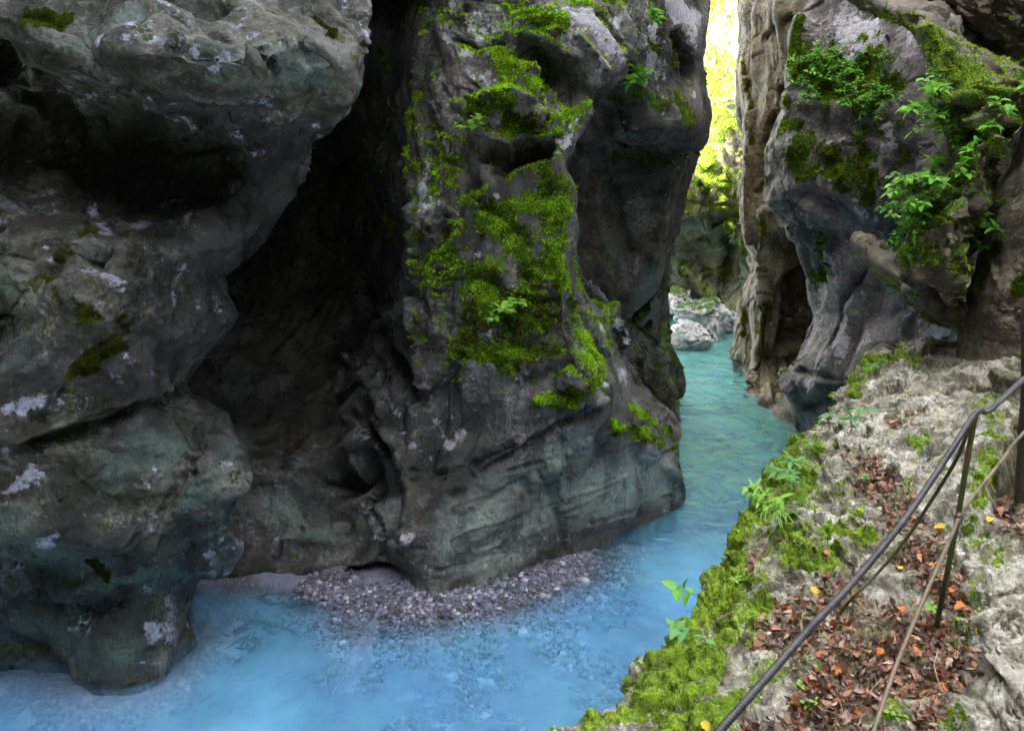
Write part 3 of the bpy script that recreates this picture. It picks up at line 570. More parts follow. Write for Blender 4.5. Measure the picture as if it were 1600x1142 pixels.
# ---- J: tan wall at the right edge
jE = [(60, 1640), (120, 1620), (170, 1602), (220, 1588), (264, 1568), (320, 1549), (361, 1531), (414, 1522), (456, 1508), (500, 1500), (545, 1496)]
J_ = []
for py, x0 in jE:
    J_.append([P(x0 + q, py, y) for q, y in [(0, 5.9), (25, 5.5), (70, 5.25), (150, 5.1), (260, 4.9), (420, 4.8)]])
J_.append([p + np.array([0, 0, -.5]) for p in J_[-1]]); J_.append([p + np.array([0, 0, -.7]) for p in J_[-1]]); J_.append([p + np.array([0, 0, -1.]) for p in J_[-1]]); J_ = top_rows(J_[0], .6, .4, [(8, .4), (10, 1)]) + J_
J_ = [left_wrap(r, (.1, .5, 1.5), (.02, .1, .4)) for r in J_]
j = Rock(J_, 34, 26); j.rough(.08, 1.1, .05, .02, off=81., cracks=0.)
j.paint(0, [(1565, 370), (1540, 410), (1520, 450)], 16, 1.1); j.paint(0, [(1590, 460), (1600, 420)], 14, .7); j.paint(0, [(1520, 500)], 10, .6); j.paint(1, [(1549, 415), (1553, 435)], 6, 1.1); j.sculpt([(1549, 410), (1555, 435)], 6, .04)
rj = tag(j.build('rock_wall', M['tan']), 'smooth tan rock wall at the right edge behind the ledge, with a moss stripe', 'rock wall')

# ---- N: dark overhang, top right
N_ = []
for t_, Y in [(0, 8.2), (.25, 7.8), (.5, 7.5), (.75, 7.4), (.92, 7.5), (1, 7.9)]:
    N_.append([P(x, -190 + (yb + 190) * t_, Y + q) for x, yb, q in [(1437, -10, .6), (1452, 15, .35), (1480, 40, .15), (1525, 66, 0), (1560, 95, -.1), (1610, 112, -.2), (1700, 130, -.2), (1850, 150, -.2)]])
last = N_[-1]; ey = np.array([0, 0, CAMZ]); N_.append([ey + (p - ey) * 1.05 + [.03, 0, .05] for p in last]); N_.append([ey + (p - ey) * 1.1 + [.1, 0, .3] for p in last])
N_ = [[p + np.array([.3, .7, .3]) for p in N_[0]]] + N_
N_ = [left_wrap(r, (.2, .6, 1.8), (.02, .1, .4)) for r in N_]
n_ = Rock(N_, 30, 30); n_.rough(.16, 1.2, .10, .02, terr=.09, off=91.)
n_.paint(0, [(1560, 20), (1590, 30)], 14, .6); n_.paint(2, [(1520, 40), (1590, 90)], 40, .6); n_.paint(0, [(1540, 60)], 10, .5)
rn = tag(n_.build('overhanging_rock', M['tan']), 'dark lumpy rock overhang filling the top right corner', 'rock')

# ---- K: the pale mossy ledge in front
K_ = []
K = lambda xs, ys, zs: [Wz(x, y, z) for x, y, z in zip(xs, ys, zs)]
K_.append(K([1301, 1346, 1400, 1471, 1540, 1620, 1760], [650, 562, 535, 529, 529, 522, 510], [3.1, 3.4, 3.5, 3.55, 3.65, 3.8, 4.1]))
K_.append(K([1262, 1318, 1390, 1470, 1550, 1630, 1790], [668, 618, 585, 575, 570, 570, 570], [3.12, 3.32, 3.48, 3.52, 3.6, 3.75, 4.1]))
K_.append(K([1236, 1295, 1370, 1460, 1550, 1640, 1810], [684, 665, 640, 630, 630, 640, 660], [3.06, 3.26, 3.4, 3.47, 3.52, 3.6, 3.9]))
K_.append(K([1210, 1275, 1360, 1450, 1550, 1650, 1830], [742, 735, 720, 710, 710, 720, 750], [2.98, 3.22, 3.36, 3.42, 3.46, 3.5, 3.8]))
K_.append(K([1162, 1240, 1340, 1440, 1550, 1660, 1850], [808, 805, 800, 795, 795, 800, 830], [2.92, 3.17, 3.32, 3.38, 3.4, 3.42, 3.7]))
K_.append(K([1126, 1210, 1320, 1430, 1550, 1670, 1870], [875, 880, 880, 880, 880, 880, 900], [2.88, 3.14, 3.3, 3.36, 3.38, 3.42, 3.7]))
K_.append(K([1074, 1170, 1300, 1420, 1550, 1680, 1880], [972, 975, 975, 975, 975, 975, 975], [2.85, 3.12, 3.28, 3.34, 3.4, 3.5, 3.75]))
K_.append(K([975, 1100, 1270, 1410, 1550, 1690, 1900], [1078, 1080, 1080, 1080, 1080, 1080, 1080], [2.82, 3.08, 3.26, 3.34, 3.44, 3.56, 3.8]))
K_.append(K([835, 1010, 1230, 1400, 1550, 1700, 1920], [1142, 1160, 1180, 1180, 1180, 1180, 1180], [2.8, 3.05, 3.25, 3.33, 3.45, 3.6, 3.85]))
K_.append(K([700, 920, 1170, 1380, 1560, 1740, 2000], [1290, 1330, 1350, 1350, 1350, 1350, 1350], [2.75, 3.0, 3.22, 3.32, 3.45, 3.6, 3.85]))
K_.append([np.array(v, float) for v in [(-.75, .9, 2.7), (-.3, .75, 3), (.2, .7, 3.25), (.7, .7, 3.35), (1.1, .7, 3.45), (1.6, .7, 3.6), (2.4, .7, 3.9)]])
K_.append([np.array(v, float) for v in [(-1.0, -1, 2.7), (-.5, -1, 3.1), (0, -1, 3.3), (.7, -1, 3.4), (1.2, -1, 3.5), (1.8, -1, 3.7), (2.8, -1, 4.1)]])
K_.append([np.array(v, float) for v in [(-1.2, -6, 2.7), (-.5, -6, 3.1), (0, -6, 3.3), (.7, -6, 3.4), (1.2, -6, 3.5), (1.8, -6, 3.7), (3.0, -6, 4.3)]])
bk = K_[0]; K_ = [[p + np.array([.05, .25, -1.2 - .3]) for p in bk]] + [[p + np.array([.03, .16, -.35]) for p in bk]] + K_
K2 = []
for r in K_:
    e0 = np.array(r[0]); K2.append([np.array([e0[0] + .35, e0[1] + .25, -1.3]), np.array([e0[0] + .10, e0[1] + .1, e0[2] - 1.1]), np.array([e0[0] - .03, e0[1] + .02, e0[2] - .28])] + list(r) + [np.array(r[-1]) + [2.2, .2, .3], np.array(r[-1]) + [4.5, .4, .3]])
k = Rock(K2, 70, 44, face=(1, 1.5, 9))
_k0 = k.G.copy()
q = k.V() * 1.6; k.push(.09 * fbm(q, 3, .5, 2, 3.)); k.rebase(); q = k.V() * np.array([1, 1, 1.]) * 6; k.push(.030 * fbm(q, 4, .55, 2, 7.) + .02 * fbm(q * 1.2, 4, .6, 1, 1.)); k.push(.010 * fbm(k.V() * 30, 3, .6, 2))
tt = 5 * fbm(k.V() * np.array([1.1, 1.8, 1.2]) + 50, 3, .5); fr_ = tt - np.floor(tt); k.push(.075 * (ss(.5, .9, fr_) - fr_))
for cs, cw, cd in ((1.3, .02, .05), (3.2, .03, .03), (7, .04, .014)):
    p_ = k.V() * np.array([.7, 1.6, 1.]); n__ = perlin(p_ * cs + 70 + .5 * perlin(k.V() * 3)[:, None]); k.push(-cd * ss(-.1, .25, perlin(k.V() * cs * .8 + 9)) * np.exp(-(n__ / cw) ** 2))
S = k.sculpt
S([(1340, 640), (1370, 610), (1430, 590), (1480, 565), (1497, 540)], 7, -.06); S([(1350, 620), (1400, 605), (1440, 590)], 5, -.06); S([(1390, 665), (1415, 650)], 12, -.08); S([(1440, 680), (1480, 655)], 7, -.05)
S([(1605, 650), (1588, 720), (1560, 775)], 24, -.75, .5, .1); S([(1630, 700), (1600, 760), (1575, 790)], 26, -.55, .4, .1)
S([(1500, 640), (1530, 660)], 14, .08); S([(1560, 590), (1590, 600)], 22, .10); S([(1500, 740)], 8, -.06)
S([(1380, 740), (1440, 760), (1480, 750)], 10, -.06); S([(1390, 730), (1430, 745)], 8, .05)
S([(1250, 850), (1290, 870), (1330, 850)], 20, .06); S([(1220, 895), (1290, 890)], 8, -.05)
S([(1545, 1000), (1600, 950), (1570, 1080)], 45, .10); S([(1500, 960), (1530, 900)], 20, .05); S([(1555, 885), (1500, 1000), (1480, 1100)], 12, -.04)
S([(1320, 960), (1380, 1010), (1330, 1090)], 70, -.04)
CR = [([(1335, 650), (1370, 612), (1430, 590), (1485, 565), (1497, 542)], 6), ([(1345, 622), (1400, 606), (1445, 590)], 5), ([(1390, 670), (1418, 645)], 9), ([(1440, 684), (1485, 652)], 6), ([(1500, 560), (1560, 548), (1600, 552)], 6), ([(1300, 720), (1290, 760), (1262, 800)], 5), ([(1475, 610), (1540, 600)], 5), ([(1360, 700), (1420, 715), (1480, 700)], 6), ([(1500, 800), (1480, 860), (1500, 900)], 7)]
for pts, r in CR: S(pts, r * 1.6, -.09, .1, .3)
litter_w = np.zeros(k.h * k.w)
for pts, r, q in [([(1300, 940), (1330, 1000), (1300, 1080), (1250, 1120)], 75, 1.), ([(1400, 960), (1420, 1060)], 65, 1.), ([(1360, 740), (1390, 775), (1420, 820)], 30, .9), ([(1430, 830), (1440, 890)], 34, .6), ([(1330, 700), (1360, 720)], 18, .8), ([(1230, 950), (1210, 1000)], 34, .8), ([(1180, 870), (1175, 890)], 12, .5),
                  ([(1480, 920), (1500, 960)], 26, .6), ([(1390, 650), (1440, 640)], 14, .4), ([(1560, 790), (1590, 830)], 20, .5), ([(1280, 850), (1330, 880)], 16, .4), ([(1470, 1050), (1440, 1130)], 30, .6), ([(1220, 840)], 10, .5)]:
    litter_w = np.maximum(litter_w, q * ss(1, .3, k.dist(pts, r * 1.35, .7)))
for pts, r, q in [([(1240, 690), (1215, 730), (1250, 740)], 24, 1.1), ([(1190, 780), (1160, 810), (1135, 860), (1120, 900)], 24, .85), ([(1250, 780), (1230, 830), (1270, 820)], 22, .6), ([(1110, 930), (1080, 980), (1130, 960)], 26, 1.), ([(1050, 1040), (1000, 1085), (1080, 1050)], 34, 1.1), ([(940, 1120), (1020, 1110), (1080, 1130)], 34, 1.),
                  ([(1240, 870), (1290, 875), (1300, 860)], 26, 1.), ([(1310, 820), (1350, 840)], 20, .85), ([(1150, 940), (1180, 960), (1190, 930)], 22, .9), ([(1190, 950), (1180, 1000)], 14, 1.1), ([(1360, 560), (1380, 555)], 18, 1.), ([(1400, 545), (1430, 560)], 14, .7), ([(1440, 680), (1430, 690)], 14, .95), ([(1335, 590), (1340, 610)], 12, .8), ([(1540, 700), (1550, 730), (1530, 760)], 18, .7),
                  ([(1160, 880), (1190, 900)], 20, .7), ([(1340, 790), (1310, 780)], 20, .45), ([(1270, 920), (1280, 960)], 16, .7), ([(1280, 1010), (1270, 1050)], 16, .6), ([(1440, 1000), (1470, 980), (1490, 1000)], 26, .75), ([(1390, 1080), (1390, 1110)], 18, .6), ([(1420, 1130), (1490, 1120)], 20, .6), ([(1520, 830), (1560, 870)], 26, .45), ([(1200, 1040), (1150, 1080), (1120, 1110)], 30, .7), ([(1280, 700), (1300, 690)], 14, .6), ([(1470, 720)], 10, .5), ([(1320, 760), (1280, 770)], 14, .55), ([(1560, 620), (1540, 590)], 20, .3), ([(1520, 1090)], 14, .5), ([(1530, 900), (1520, 950)], 18, .5), ([(1400, 770), (1420, 750)], 12, .6)]:
    if False: pass
    f = ss(1, .2, k.dist(pts, [r * 1.9] * len(pts) if len(pts) > 1 else r * 1.9, .9)) * q; k.mask[:, 0] = np.clip(np.maximum(k.mask[:, 0], f), 0, 1.1)
for pts, r, q in [([(1230, 710), (1190, 790), (1140, 860), (1108, 930), (1070, 1010), (1000, 1085), (930, 1130)], 60, 1.1), ([(1150, 880), (1130, 970), (1080, 1070), (1050, 1142)], 66, .85), ([(1260, 700), (1230, 800), (1240, 880), (1290, 880)], 60, .78), ([(1300, 830), (1340, 800)], 34, .6), ([(1540, 620), (1560, 700), (1530, 780)], 26, .6), ([(1470, 1000), (1520, 950)], 40, .55), ([(1340, 590), (1380, 560), (1440, 550)], 16, .7), ([(1400, 880), (1350, 860)], 26, .4), ([(1260, 950), (1280, 1040), (1240, 1142)], 22, .5)]:
    k.mask[:, 0] = np.clip(np.maximum(k.mask[:, 0], q * ss(1, .1, k.dist(pts, r, .9))), 0, 1.1)
k.mask[:, 0] *= 1 - .8 * litter_w
side = ss(.45, .1, k.N0[..., 2].ravel()); k.mask[:, 0] = np.maximum(k.mask[:, 0], side * .75)
mossK = k.mask[:, 0].copy()
k.push(.03 * ss(.1, 1., mossK) * (1 + .6 * fbm(k.V() * 9, 2, .5, 2, 2.)))
k.mask[:, 2] = litter_w * 1.0
for pts, r in CR: k.paint(2, pts, r * 1.2, 1., wob=.4)
for pts, r, q in [([(1570, 600), (1560, 640)], 30, .7), ([(1400, 780), (1440, 770)], 12, .6), ([(1590, 780)], 30, .9), ([(1605, 650), (1588, 720), (1565, 780)], 22, 1.2)]: k.paint(2, pts, r, q)  # the right-hand hollow is painted darker to read as shade
for pts, r, q in [([(1320, 690), (1290, 760)], 10, 1.), ([(1360, 590), (1330, 640)], 12, .8), ([(1250, 850), (1230, 840)], 10, 1.1), ([(1370, 830), (1380, 840)], 10, 1.1), ([(1530, 670), (1560, 680)], 16, .8), ([(1440, 620), (1480, 600), (1420, 650)], 34, .5), ([(1550, 540), (1600, 540)], 20, .6), ([(1320, 880)], 7, 1.1), ([(1158, 980)], 5, 1.2), ([(1560, 1020), (1580, 1090)], 30, .6), ([(1530, 930), (1500, 860)], 14, .8)]: k.paint(1, pts, r, q)
ledge = tag(k.build('ledge', M['ledge']), 'pale mossy limestone ledge with leaf litter in the foreground', None, kind='structure')

# ---- unseen walls beside and behind the camera, shaped to block sun and sky
B_ = []
for z, o in [(29, 3.2), (18, 1.9), (11, .9), (7, .2), (3, 0), (0, .2), (-1.4, .3)]:
    B_.append([np.array([x - o * nx, y - o * ny, (z if x < 3 or z < 8 else 8 + (z - 8) * .45) if y < 7 or z < 12 else 12 + (z - 12) * .2]) for x, y, nx, ny in [(-11, 20, 1, .3), (-9.5, 13, 1, .2), (-7.8, 8, 1, 0), (-6.7, 5, 1, 0), (-6.1, 2.5, 1, 0), (-5.8, 0, 1, 0), (-5.4, -3, 1, 0), (-4.6, -5, .8, 1), (-2.5, -6, .2, 1.6), (2, -6.5, -.2, 1.6), (5, -6, -.9, .8), (6.2, -4, -1, 0), (6.2, 0, -1, 0), (6.3, 3.5, -1, 0), (7.2, 5.5, -1, 0)]])
bb = Rock(B_, 14, 14, face=(0, 0, 3)); bb.rough(.3, .5, .12, .0, off=101.)
tag(bb.build('cliff', M['blocker']), None, None, kind='structure')

# unseen rock roof added over the crevice to shut out the sky
B_ = [[np.array([x, y, z]) for x in (-14, -11, -8.5, -6, -4, -2.6, -1.9)] for y, z in [(24, 8.6), (17, 8.6), (12, 8.5), (8.6, 8.9), (8.2, 10.5), (8.8, 13), (16, 14), (24, 14)]]
b2 = Rock(B_, 8, 10, face=(0, 0, 3)); b2.rough(.25, .5, .1, .0, off=111.)
tag(b2.build('cliff', M['blocker']), None, None, kind='structure')
B_ = [[np.array([x, y + .3 * math.sin(x), z]) for x in (-14, -11, -8, -5.5, -3.5)] for y, z in [(19, 14), (18.6, 7), (18.4, 2), (18.4, -1.4)]]  # unseen back wall added to keep light out of the crevice
b2 = Rock(B_, 8, 10, face=(0, 0, 3)); b2.rough(.25, .5, .1, .0, off=121.)
tag(b2.build('cliff', M['blocker']), None, None, kind='structure')

# ================================================================== RIVER
BAR = np.array([Wz(x, y, 0)[:2] for x, y in [(300, 900), (430, 905), (520, 925), (600, 945), (680, 948), (760, 935), (860, 905), (950, 868), (1010, 835)]])
AWL = np.array([Wz(x, y, 0)[:2] for x, y in [(-230, 1035), (0, 1039), (75, 1046), (120, 1058), (170, 1071), (245, 1058), (297, 1013), (322, 985)]])
def seg_dist(p, poly):
    best = np.full(len(p), 9e9)
    for a_, b_ in zip(poly[:-1], poly[1:]):
        ab = b_ - a_; t = np.clip(((p - a_) @ ab) / (ab @ ab), 0, 1); best = np.minimum(best, np.linalg.norm(p - a_ - t[:, None] * ab, axis=1))
    return best
def bed_z(p):
    """height of the river bed at xy; the gravel bar stands just proud of the water"""
    dd = seg_dist(p, BAR); dd = np.where(p[:, 1] > np.interp(p[:, 0], BAR[:, 0], BAR[:, 1]), dd * .25, dd); p3 = np.concatenate([p, np.zeros((len(p), 1))], 1)
    x = p[:, 0]; y = p[:, 1]
    fade = ss(2.4, 1.0, x) * .0
    z = .05 - .55 * np.maximum(dd - .12, 0) ** 1.05 * (1 + .5 * perlin(p3 * .9))
    east = ss(.6, 2.2, x); z = z - east * .35
    west = ss(-1.9, -3.2, x) * ss(8.3, 7.2, y); z = z - .35 * west
    pan = ss(-2.6, -1.6, x) * ss(2.4, 1.2, x) * ss(9.5, 8.5, y); z = np.maximum(z, -1.15 * (1 - pan) - (.40 + .12 * perlin(p3 * 1.3 + 4)) * pan)
    z = np.maximum(z, -.10 - .55 * seg_dist(p, AWL) ** 1.2)                              # shelf at the foot of the left wall
    far_ = ss(1., 2.2, x) * ss(7.5, 9.5, y); z = np.maximum(z, -1.15 + .6 * far_ + .1 * perlin(p3 * .7 + 9))
    return z + .02 * fbm(p3 * 2.5, 3)
def sheet(x0, x1, y0, y1, nx, ny):
    xs = np.linspace(x0, x1, nx); ys = y0 * (y1 / y0) ** np.linspace(0, 1, ny); X, Y = np.meshgrid(xs, ys)
    return np.stack([X.ravel(), Y.ravel()], 1)
nx, ny = 420, 520
p = sheet(-9, 13, 3.2, 52, nx, ny); z = bed_z(p)
s = NT('river_bed_gravel')
v1 = s.voro(9, 'F1'); v2 = s.voro(26, 'F1'); vb = s.voro(3.2, 'F1')
sand = s.mix(s.mr(s.noise(30, 6, .7), .35, .65), (.12, .135, .20), (.20, .22, .32))
peb = s.mix(.85, sand, s.mix(s.mr(v2.outputs['Distance'], .1, .5), (.24, .235, .31), (.07, .07, .07)))
grav = s.mr(s.noise(1.6, 5, .6), .46, .56)
cc = s.mix(grav, sand, peb)
big = s.mr(vb.outputs['Distance'], .22, .30, 1, 0); rare = s.mr(s.n('ShaderNodeSeparateColor').outputs[0], 0, 1)
sc_ = s.n('ShaderNodeSeparateColor'); s.put(sc_.inputs[0], vb.outputs['Color'])
cc = s.mix(s.math('MULTIPLY', big, s.math('GREATER_THAN', sc_.outputs[0], .85)), cc, (.30, .30, .36))
sy = s.n('ShaderNodeSeparateXYZ'); s.put(sy.inputs[0], s.co)
wp_ = s.n('ShaderNodeTexNoise'); wp_.inputs['Scale'].default_value = 6; s.put(wp_.inputs['Vector'], s.co)
vw = s.voro(6.5, 'F1', s.mix(.35, s.co, wp_.outputs[1])); cr_ = s.n('ShaderNodeSeparateColor'); s.put(cr_.inputs[0], vw.outputs['Color'])
cc = s.mix(s.mr(sy.outputs[2], -.04, -.22), cc, s.mix(s.math('MULTIPLY', s.mr(cr_.outputs[0], .35, .9), s.mr(vw.outputs['Distance'], .62, .3)), s.mix(s.mr(s.noise(22, 5, .7), .35, .65), (.16, .18, .28), (.34, .36, .48)), (.46, .47, .62)))      # paler cobbles further down
gold_streak = s.mr(s.noise(1.3, 6, .65, 1.2, s.map((.9, 2.2, 1), (0, 0, .5))), .52, .60)     # ochre streaks: yellowish bed stones plus golden water reflections painted in
cc = s.mix(s.math('MULTIPLY', gold_streak, s.math('MULTIPLY', s.mr(sy.outputs[0], .9, 1.8), s.mr(sy.outputs[1], 7., 8.5))), cc, (.85, .78, .38))
s.put(s.b.inputs['Base Color'], cc); s.b.inputs['Roughness'].default_value = .8
s.put(s.b.inputs['Normal'], s.bump(s.math('ADD', s.math('MULTIPLY', v2.outputs['Distance'], -1), s.noise(40, 5)), .6, .02)); M['bed'] = s.m
bed = tag(mesh_obj('riverbed', np.column_stack([p, z]), quads(ny, nx, True), M['bed'], origin=np.zeros(3)), kind='structure')

nx, ny = 520, 760
p = sheet(-9, 13, 3.2, 52, nx, ny); p3 = np.column_stack([p, np.zeros(len(p))])
dep = np.maximum(-bed_z(p), 0)
calm = ss(1.2, -1.0, p[:, 0]) * .75
wv = (.034 * fbm(p3 * np.array([1.5, 1.0, 1]), 3, .5) + .022 * fbm(p3 * np.array([4.5, 2.6, 1]) + 7, 3, .55)) * (1 - calm)
at = np.zeros((len(p), 4)); at[:, 0] = dep; at[:, 1] = 1 - calm
s = NT('river_water')
at_ = s.attr(); sp_ = s.n('ShaderNodeSeparateColor'); s.put(sp_.inputs[0], at_.outputs['Color'])
depn = s.math('MULTIPLY', sp_.outputs[0], s.mr(s.noise(1.3, 4, .6), .3, .7, .75, 1.3))
opq = s.math('SUBTRACT', 1., s.math('POWER', 2.718, s.math('MULTIPLY', depn, -1.35)))
geo = s.mix(s.mr(s.noise(.5, 3), .35, .65), (.12, .35, .66), (.15, .42, .66))
gy = s.n('ShaderNodeSeparateXYZ'); s.put(gy.inputs[0], s.co); geo = s.mix(s.mr(gy.outputs[1], 7.5, 13.), geo, (.14, .40, .36))
milk = s.n('ShaderNodeBsdfDiffuse'); s.put(milk.inputs[0], geo)
tr = s.n('ShaderNodeBsdfTransparent'); s.put(tr.inputs[0], s.mix(s.mr(sp_.outputs[0], 0, .5), (.97, .99, 1.), (.55, .85, 1.)))
body = s.n('ShaderNodeMixShader'); s.put(body.inputs[0], opq); s.t.links.new(tr.outputs[0], body.inputs[1]); s.t.links.new(milk.outputs[0], body.inputs[2])
gl = s.n('ShaderNodeBsdfGlossy'); gl.inputs['Roughness'].default_value = .05
hN = s.math('ADD', s.noise(5, 4, .6, .6, s.map((1, .75, 1))), s.math('MULTIPLY', s.noise(17, 4, .6, .8), .35))
bn = s.bump(hN, .7, .06); s.put(gl.inputs['Normal'], bn); s.put(milk.inputs['Normal'], s.bump(hN, .12, .05))
fr = s.n('ShaderNodeFresnel'); fr.inputs[0].default_value = 1.33; s.put(fr.inputs['Normal'], bn)
fin = s.n('ShaderNodeMixShader'); s.put(fin.inputs[0], fr.outputs[0]); s.t.links.new(body.outputs[0], fin.inputs[1]); s.t.links.new(gl.outputs[0], fin.inputs[2])
s.t.links.new(fin.outputs[0], s.out.inputs[0]); s.t.nodes.remove(s.b); M['water'] = s.m
tag(mesh_obj('water', np.column_stack([p, wv]), quads(ny, nx, True), M['water'], origin=np.zeros(3), attrs=at), kind='structure')

# ================================================================== SMALL THINGS
def orient(n, rng, up=None):
    """frames (m,3,3) whose Z is n, turned at random"""
    m = len(n); n = n / np.linalg.norm(n, axis=1)[:, None]
    t = rng.normal(size=(m, 3)); t -= (t * n).sum(1)[:, None] * n; t /= np.linalg.norm(t, axis=1)[:, None]
    return np.stack([t, np.cross(n, t), n], 2)
def stamp(tv, tf, pos, frames, size, cols):
    """copies of a small template as arrays"""
    m = len(pos); k = len(tv)
    size = size if np.ndim(size) == 2 else size[:, None] * np.ones((1, 3))
    V = np.einsum('mij,mkj->mki', frames, tv[None] * size[:, None, :]) + pos[:, None]
    Fc = tf[None] + (np.arange(m) * k)[:, None, None]
    Cc = np.repeat(np.column_stack([cols, np.ones(m)]), k, 0)
    return V.reshape(-1, 3), Fc.reshape(-1, tf.shape[1]), Cc
def jitter(c, m, rng, v=.25, h=.08):
    c = np.array(c)[None] * (1 + rng.normal(size=(m, 1)) * v) * (1 + rng.normal(size=(m, 3)) * h); return np.clip(c, .003, .9)

def moss(rock, n, L, label, pal=((.02, .04, .006), (.07, .15, .012), (.2, .33, .02)), thr=.4, seed=1, lim=None, hang=.35, wgt=None, clump=5.):
    rng = np.random.default_rng(seed)
    m = (rock.mask[:, 0] if wgt is None else wgt)
    V = rock.V(); X, Y, D = proj(V); vis = (X > -60) & (X < 1660) & (Y > -60) & (Y < 1200)
    br = fbm(V * clump * .5, 4, .65, 0, 3.)
    w_ = ss(thr - .15, thr + .25, m + br * 1.7) * (m > .12) * vis
    if lim is not None: w_ = w_ * lim(V)
    w_ = w_ * np.clip(1.2 - D / D[vis].max() * .4, .3, 1)
    p, nn = rock.scatter(w_, n, rng); N_ = nn + rng.normal(size=p.shape) * .55; N_[:, 2] += rng.uniform(-hang, .25, n)
    fr = orient(N_, rng)
    bright = np.clip(.5 + 1.3 * fbm(p * clump * .6, 3, .6, 0, 8.) + .45 * nn[:, 2] + rng.normal(size=n) * .22, 0, 1)[:, None]
    a_, b_, c_ = [np.array(q)[None] for q in pal]
    col = np.where(bright < .5, a_ + (b_ - a_) * bright * 2, b_ + (c_ - b_) * (bright * 2 - 1)) * (1 + rng.normal(size=(n, 1)) * .2)
    brown = rng.random((n, 1)) < .11; col = np.where(brown, np.array([[.13, .08, .03]]), col); col = np.clip(col, .003, .8)
    tv = np.array([(-.5, 0, 0), (.5, 0, 0), (.35, .25, .6), (0, .6, 1.)]); tf = np.array([(0, 1, 2), (0, 2, 3)])
    sz = np.stack([L * rng.uniform(.25, .5, n), L * rng.uniform(.5, 1.2, n), L * rng.uniform(.5, 1.3, n)], 1)
    v, f, cc = stamp(tv, tf, p - nn * L * .15, fr, sz, col)
    return tag(mesh_obj('moss', v, f, M['moss'], smooth=False, cols=cc), label, 'moss', kind='stuff')

YG = ((.055, .08, .008), (.17, .29, .015), (.36, .52, .02))
moss(k, 230000, .011, 'yellow-green moss cushions covering the rim and hollows of the pale ledge', YG, .45, 1, clump=9., hang=.1, wgt=mossK)
moss(c, 130000, .040, 'bright green moss spread over the face of the middle rock buttress', ((.025, .035, .005), (.09, .18, .010), (.30, .56, .02)), .45, 2)
moss(h, 36000, .045, 'green moss patches on the broad grey wall at the right', ((.03, .05, .006), (.09, .17, .012), (.22, .36, .02)), .45, 3)
moss(b, 60000, .026, 'green moss on the overhanging rock block', ((.05, .08, .008), (.16, .28, .015), (.36, .50, .03)), .36, 4)
moss(e, 44000, .07, 'yellow-green moss and herbs on the far wall in the gap', ((.05, .08, .008), (.15, .25, .015), (.32, .45, .03)), .4, 5)
moss(d, 22000, .05, 'olive moss on the ledges of the tall dark buttress behind', ((.02, .03, .006), (.07, .10, .012), (.15, .2, .02)), .45, 6)
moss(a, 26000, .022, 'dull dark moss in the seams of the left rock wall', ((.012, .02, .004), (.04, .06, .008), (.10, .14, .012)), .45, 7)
moss(j, 9000, .016, 'moss stripe on the smooth tan wall at the right edge', ((.03, .05, .006), (.10, .18, .01), (.2, .36, .015)), .45, 8)
moss(g, 9000, .06, 'ochre and olive moss on the narrow rock pillar', ((.05, .05, .006), (.13, .14, .01), (.25, .26, .015)), .45, 9)
moss(l, 14000, .30, 'sunlit bushes and grass on the cliff behind the gap', YG, .3, 10, clump=.8)

# ---- leaf templates
def leaf_tpl(n=5, wid=.42, curl=.25, fold=.18, tip=1.6, serr=0.):
    vs = []; fs = []
    for i in range(n + 1):
        t = i / n; w_ = wid * (math.sin(math.pi * t ** .75) ** .9 if 0 < t < 1 else .02) * (1 + (serr if i % 2 else -serr)); z = -curl * t * t
        vs += [(t, -w_ / 2, z + fold * w_), (t, 0, z), (t, w_ / 2, z + fold * w_)]
    for i in range(n):
        a_ = 3 * i; fs += [(a_, a_ + 3, a_ + 4, a_ + 1), (a_ + 1, a_ + 4, a_ + 5, a_ + 2)]
    return np.array(vs), np.array(fs)
TL, TF = leaf_tpl()
# ---- fallen leaves: the mass of the litter, and the ones that stand out
def litter(n, s0, s1, cols, seed, wt):
    rng = np.random.default_rng(seed); p, nn = k.scatter(wt, n, rng); N_ = nn + rng.normal(size=p.shape) * .38
    fr = orient(N_, rng); sz = rng.uniform(s0, s1, (n, 1)) * np.column_stack([np.ones(n), rng.uniform(.7, 1.5, n), rng.uniform(-1.2, 1.6, n)])
    ci = rng.integers(0, len(cols), n); col = np.array(cols)[ci] * (1 + rng.normal(size=(n, 1)) * .3) * (1 + rng.normal(size=(n, 3)) * .06)
    return p + nn * rng.uniform(0, .012, (n, 1)), fr, sz, np.clip(col, .01, .8)
BR = [(.22, .12, .085), (.29, .165, .12), (.14, .08, .06), (.36, .23, .18), (.09, .06, .05), (.40, .30, .25), (.25, .12, .08), (.42, .17, .08), (.18, .135, .11)]
X, Y, D = proj(k.V()); vis = (X > 850) & (X < 1680) & (Y > 480) & (Y < 1220)
lw = litter_w * vis / np.maximum(D, 1) ** .5
p_, fr, sz, col = litter(11500, .010, .050, BR, 21, lw * (.15 + ss(-.25, .3, fbm(k.V() * 6, 3))))
v, f, cc = stamp(TL, TF, p_, fr, sz, col)
p_, fr, sz, col = litter(900, .010, .03, BR, 22, (.08 + .5 * mossK) * vis); v2, f2, c2 = stamp(TL, TF, p_ + [0, 0, .008], fr, sz, col)
tag(mesh_obj('leaf_litter', np.concatenate([v, v2]), np.concatenate([f, f2 + len(v)]), M['litter'], cols=np.concatenate([cc, c2])), 'brown and reddish dead leaves lying deep on the ledge', 'dead leaves', kind='stuff')
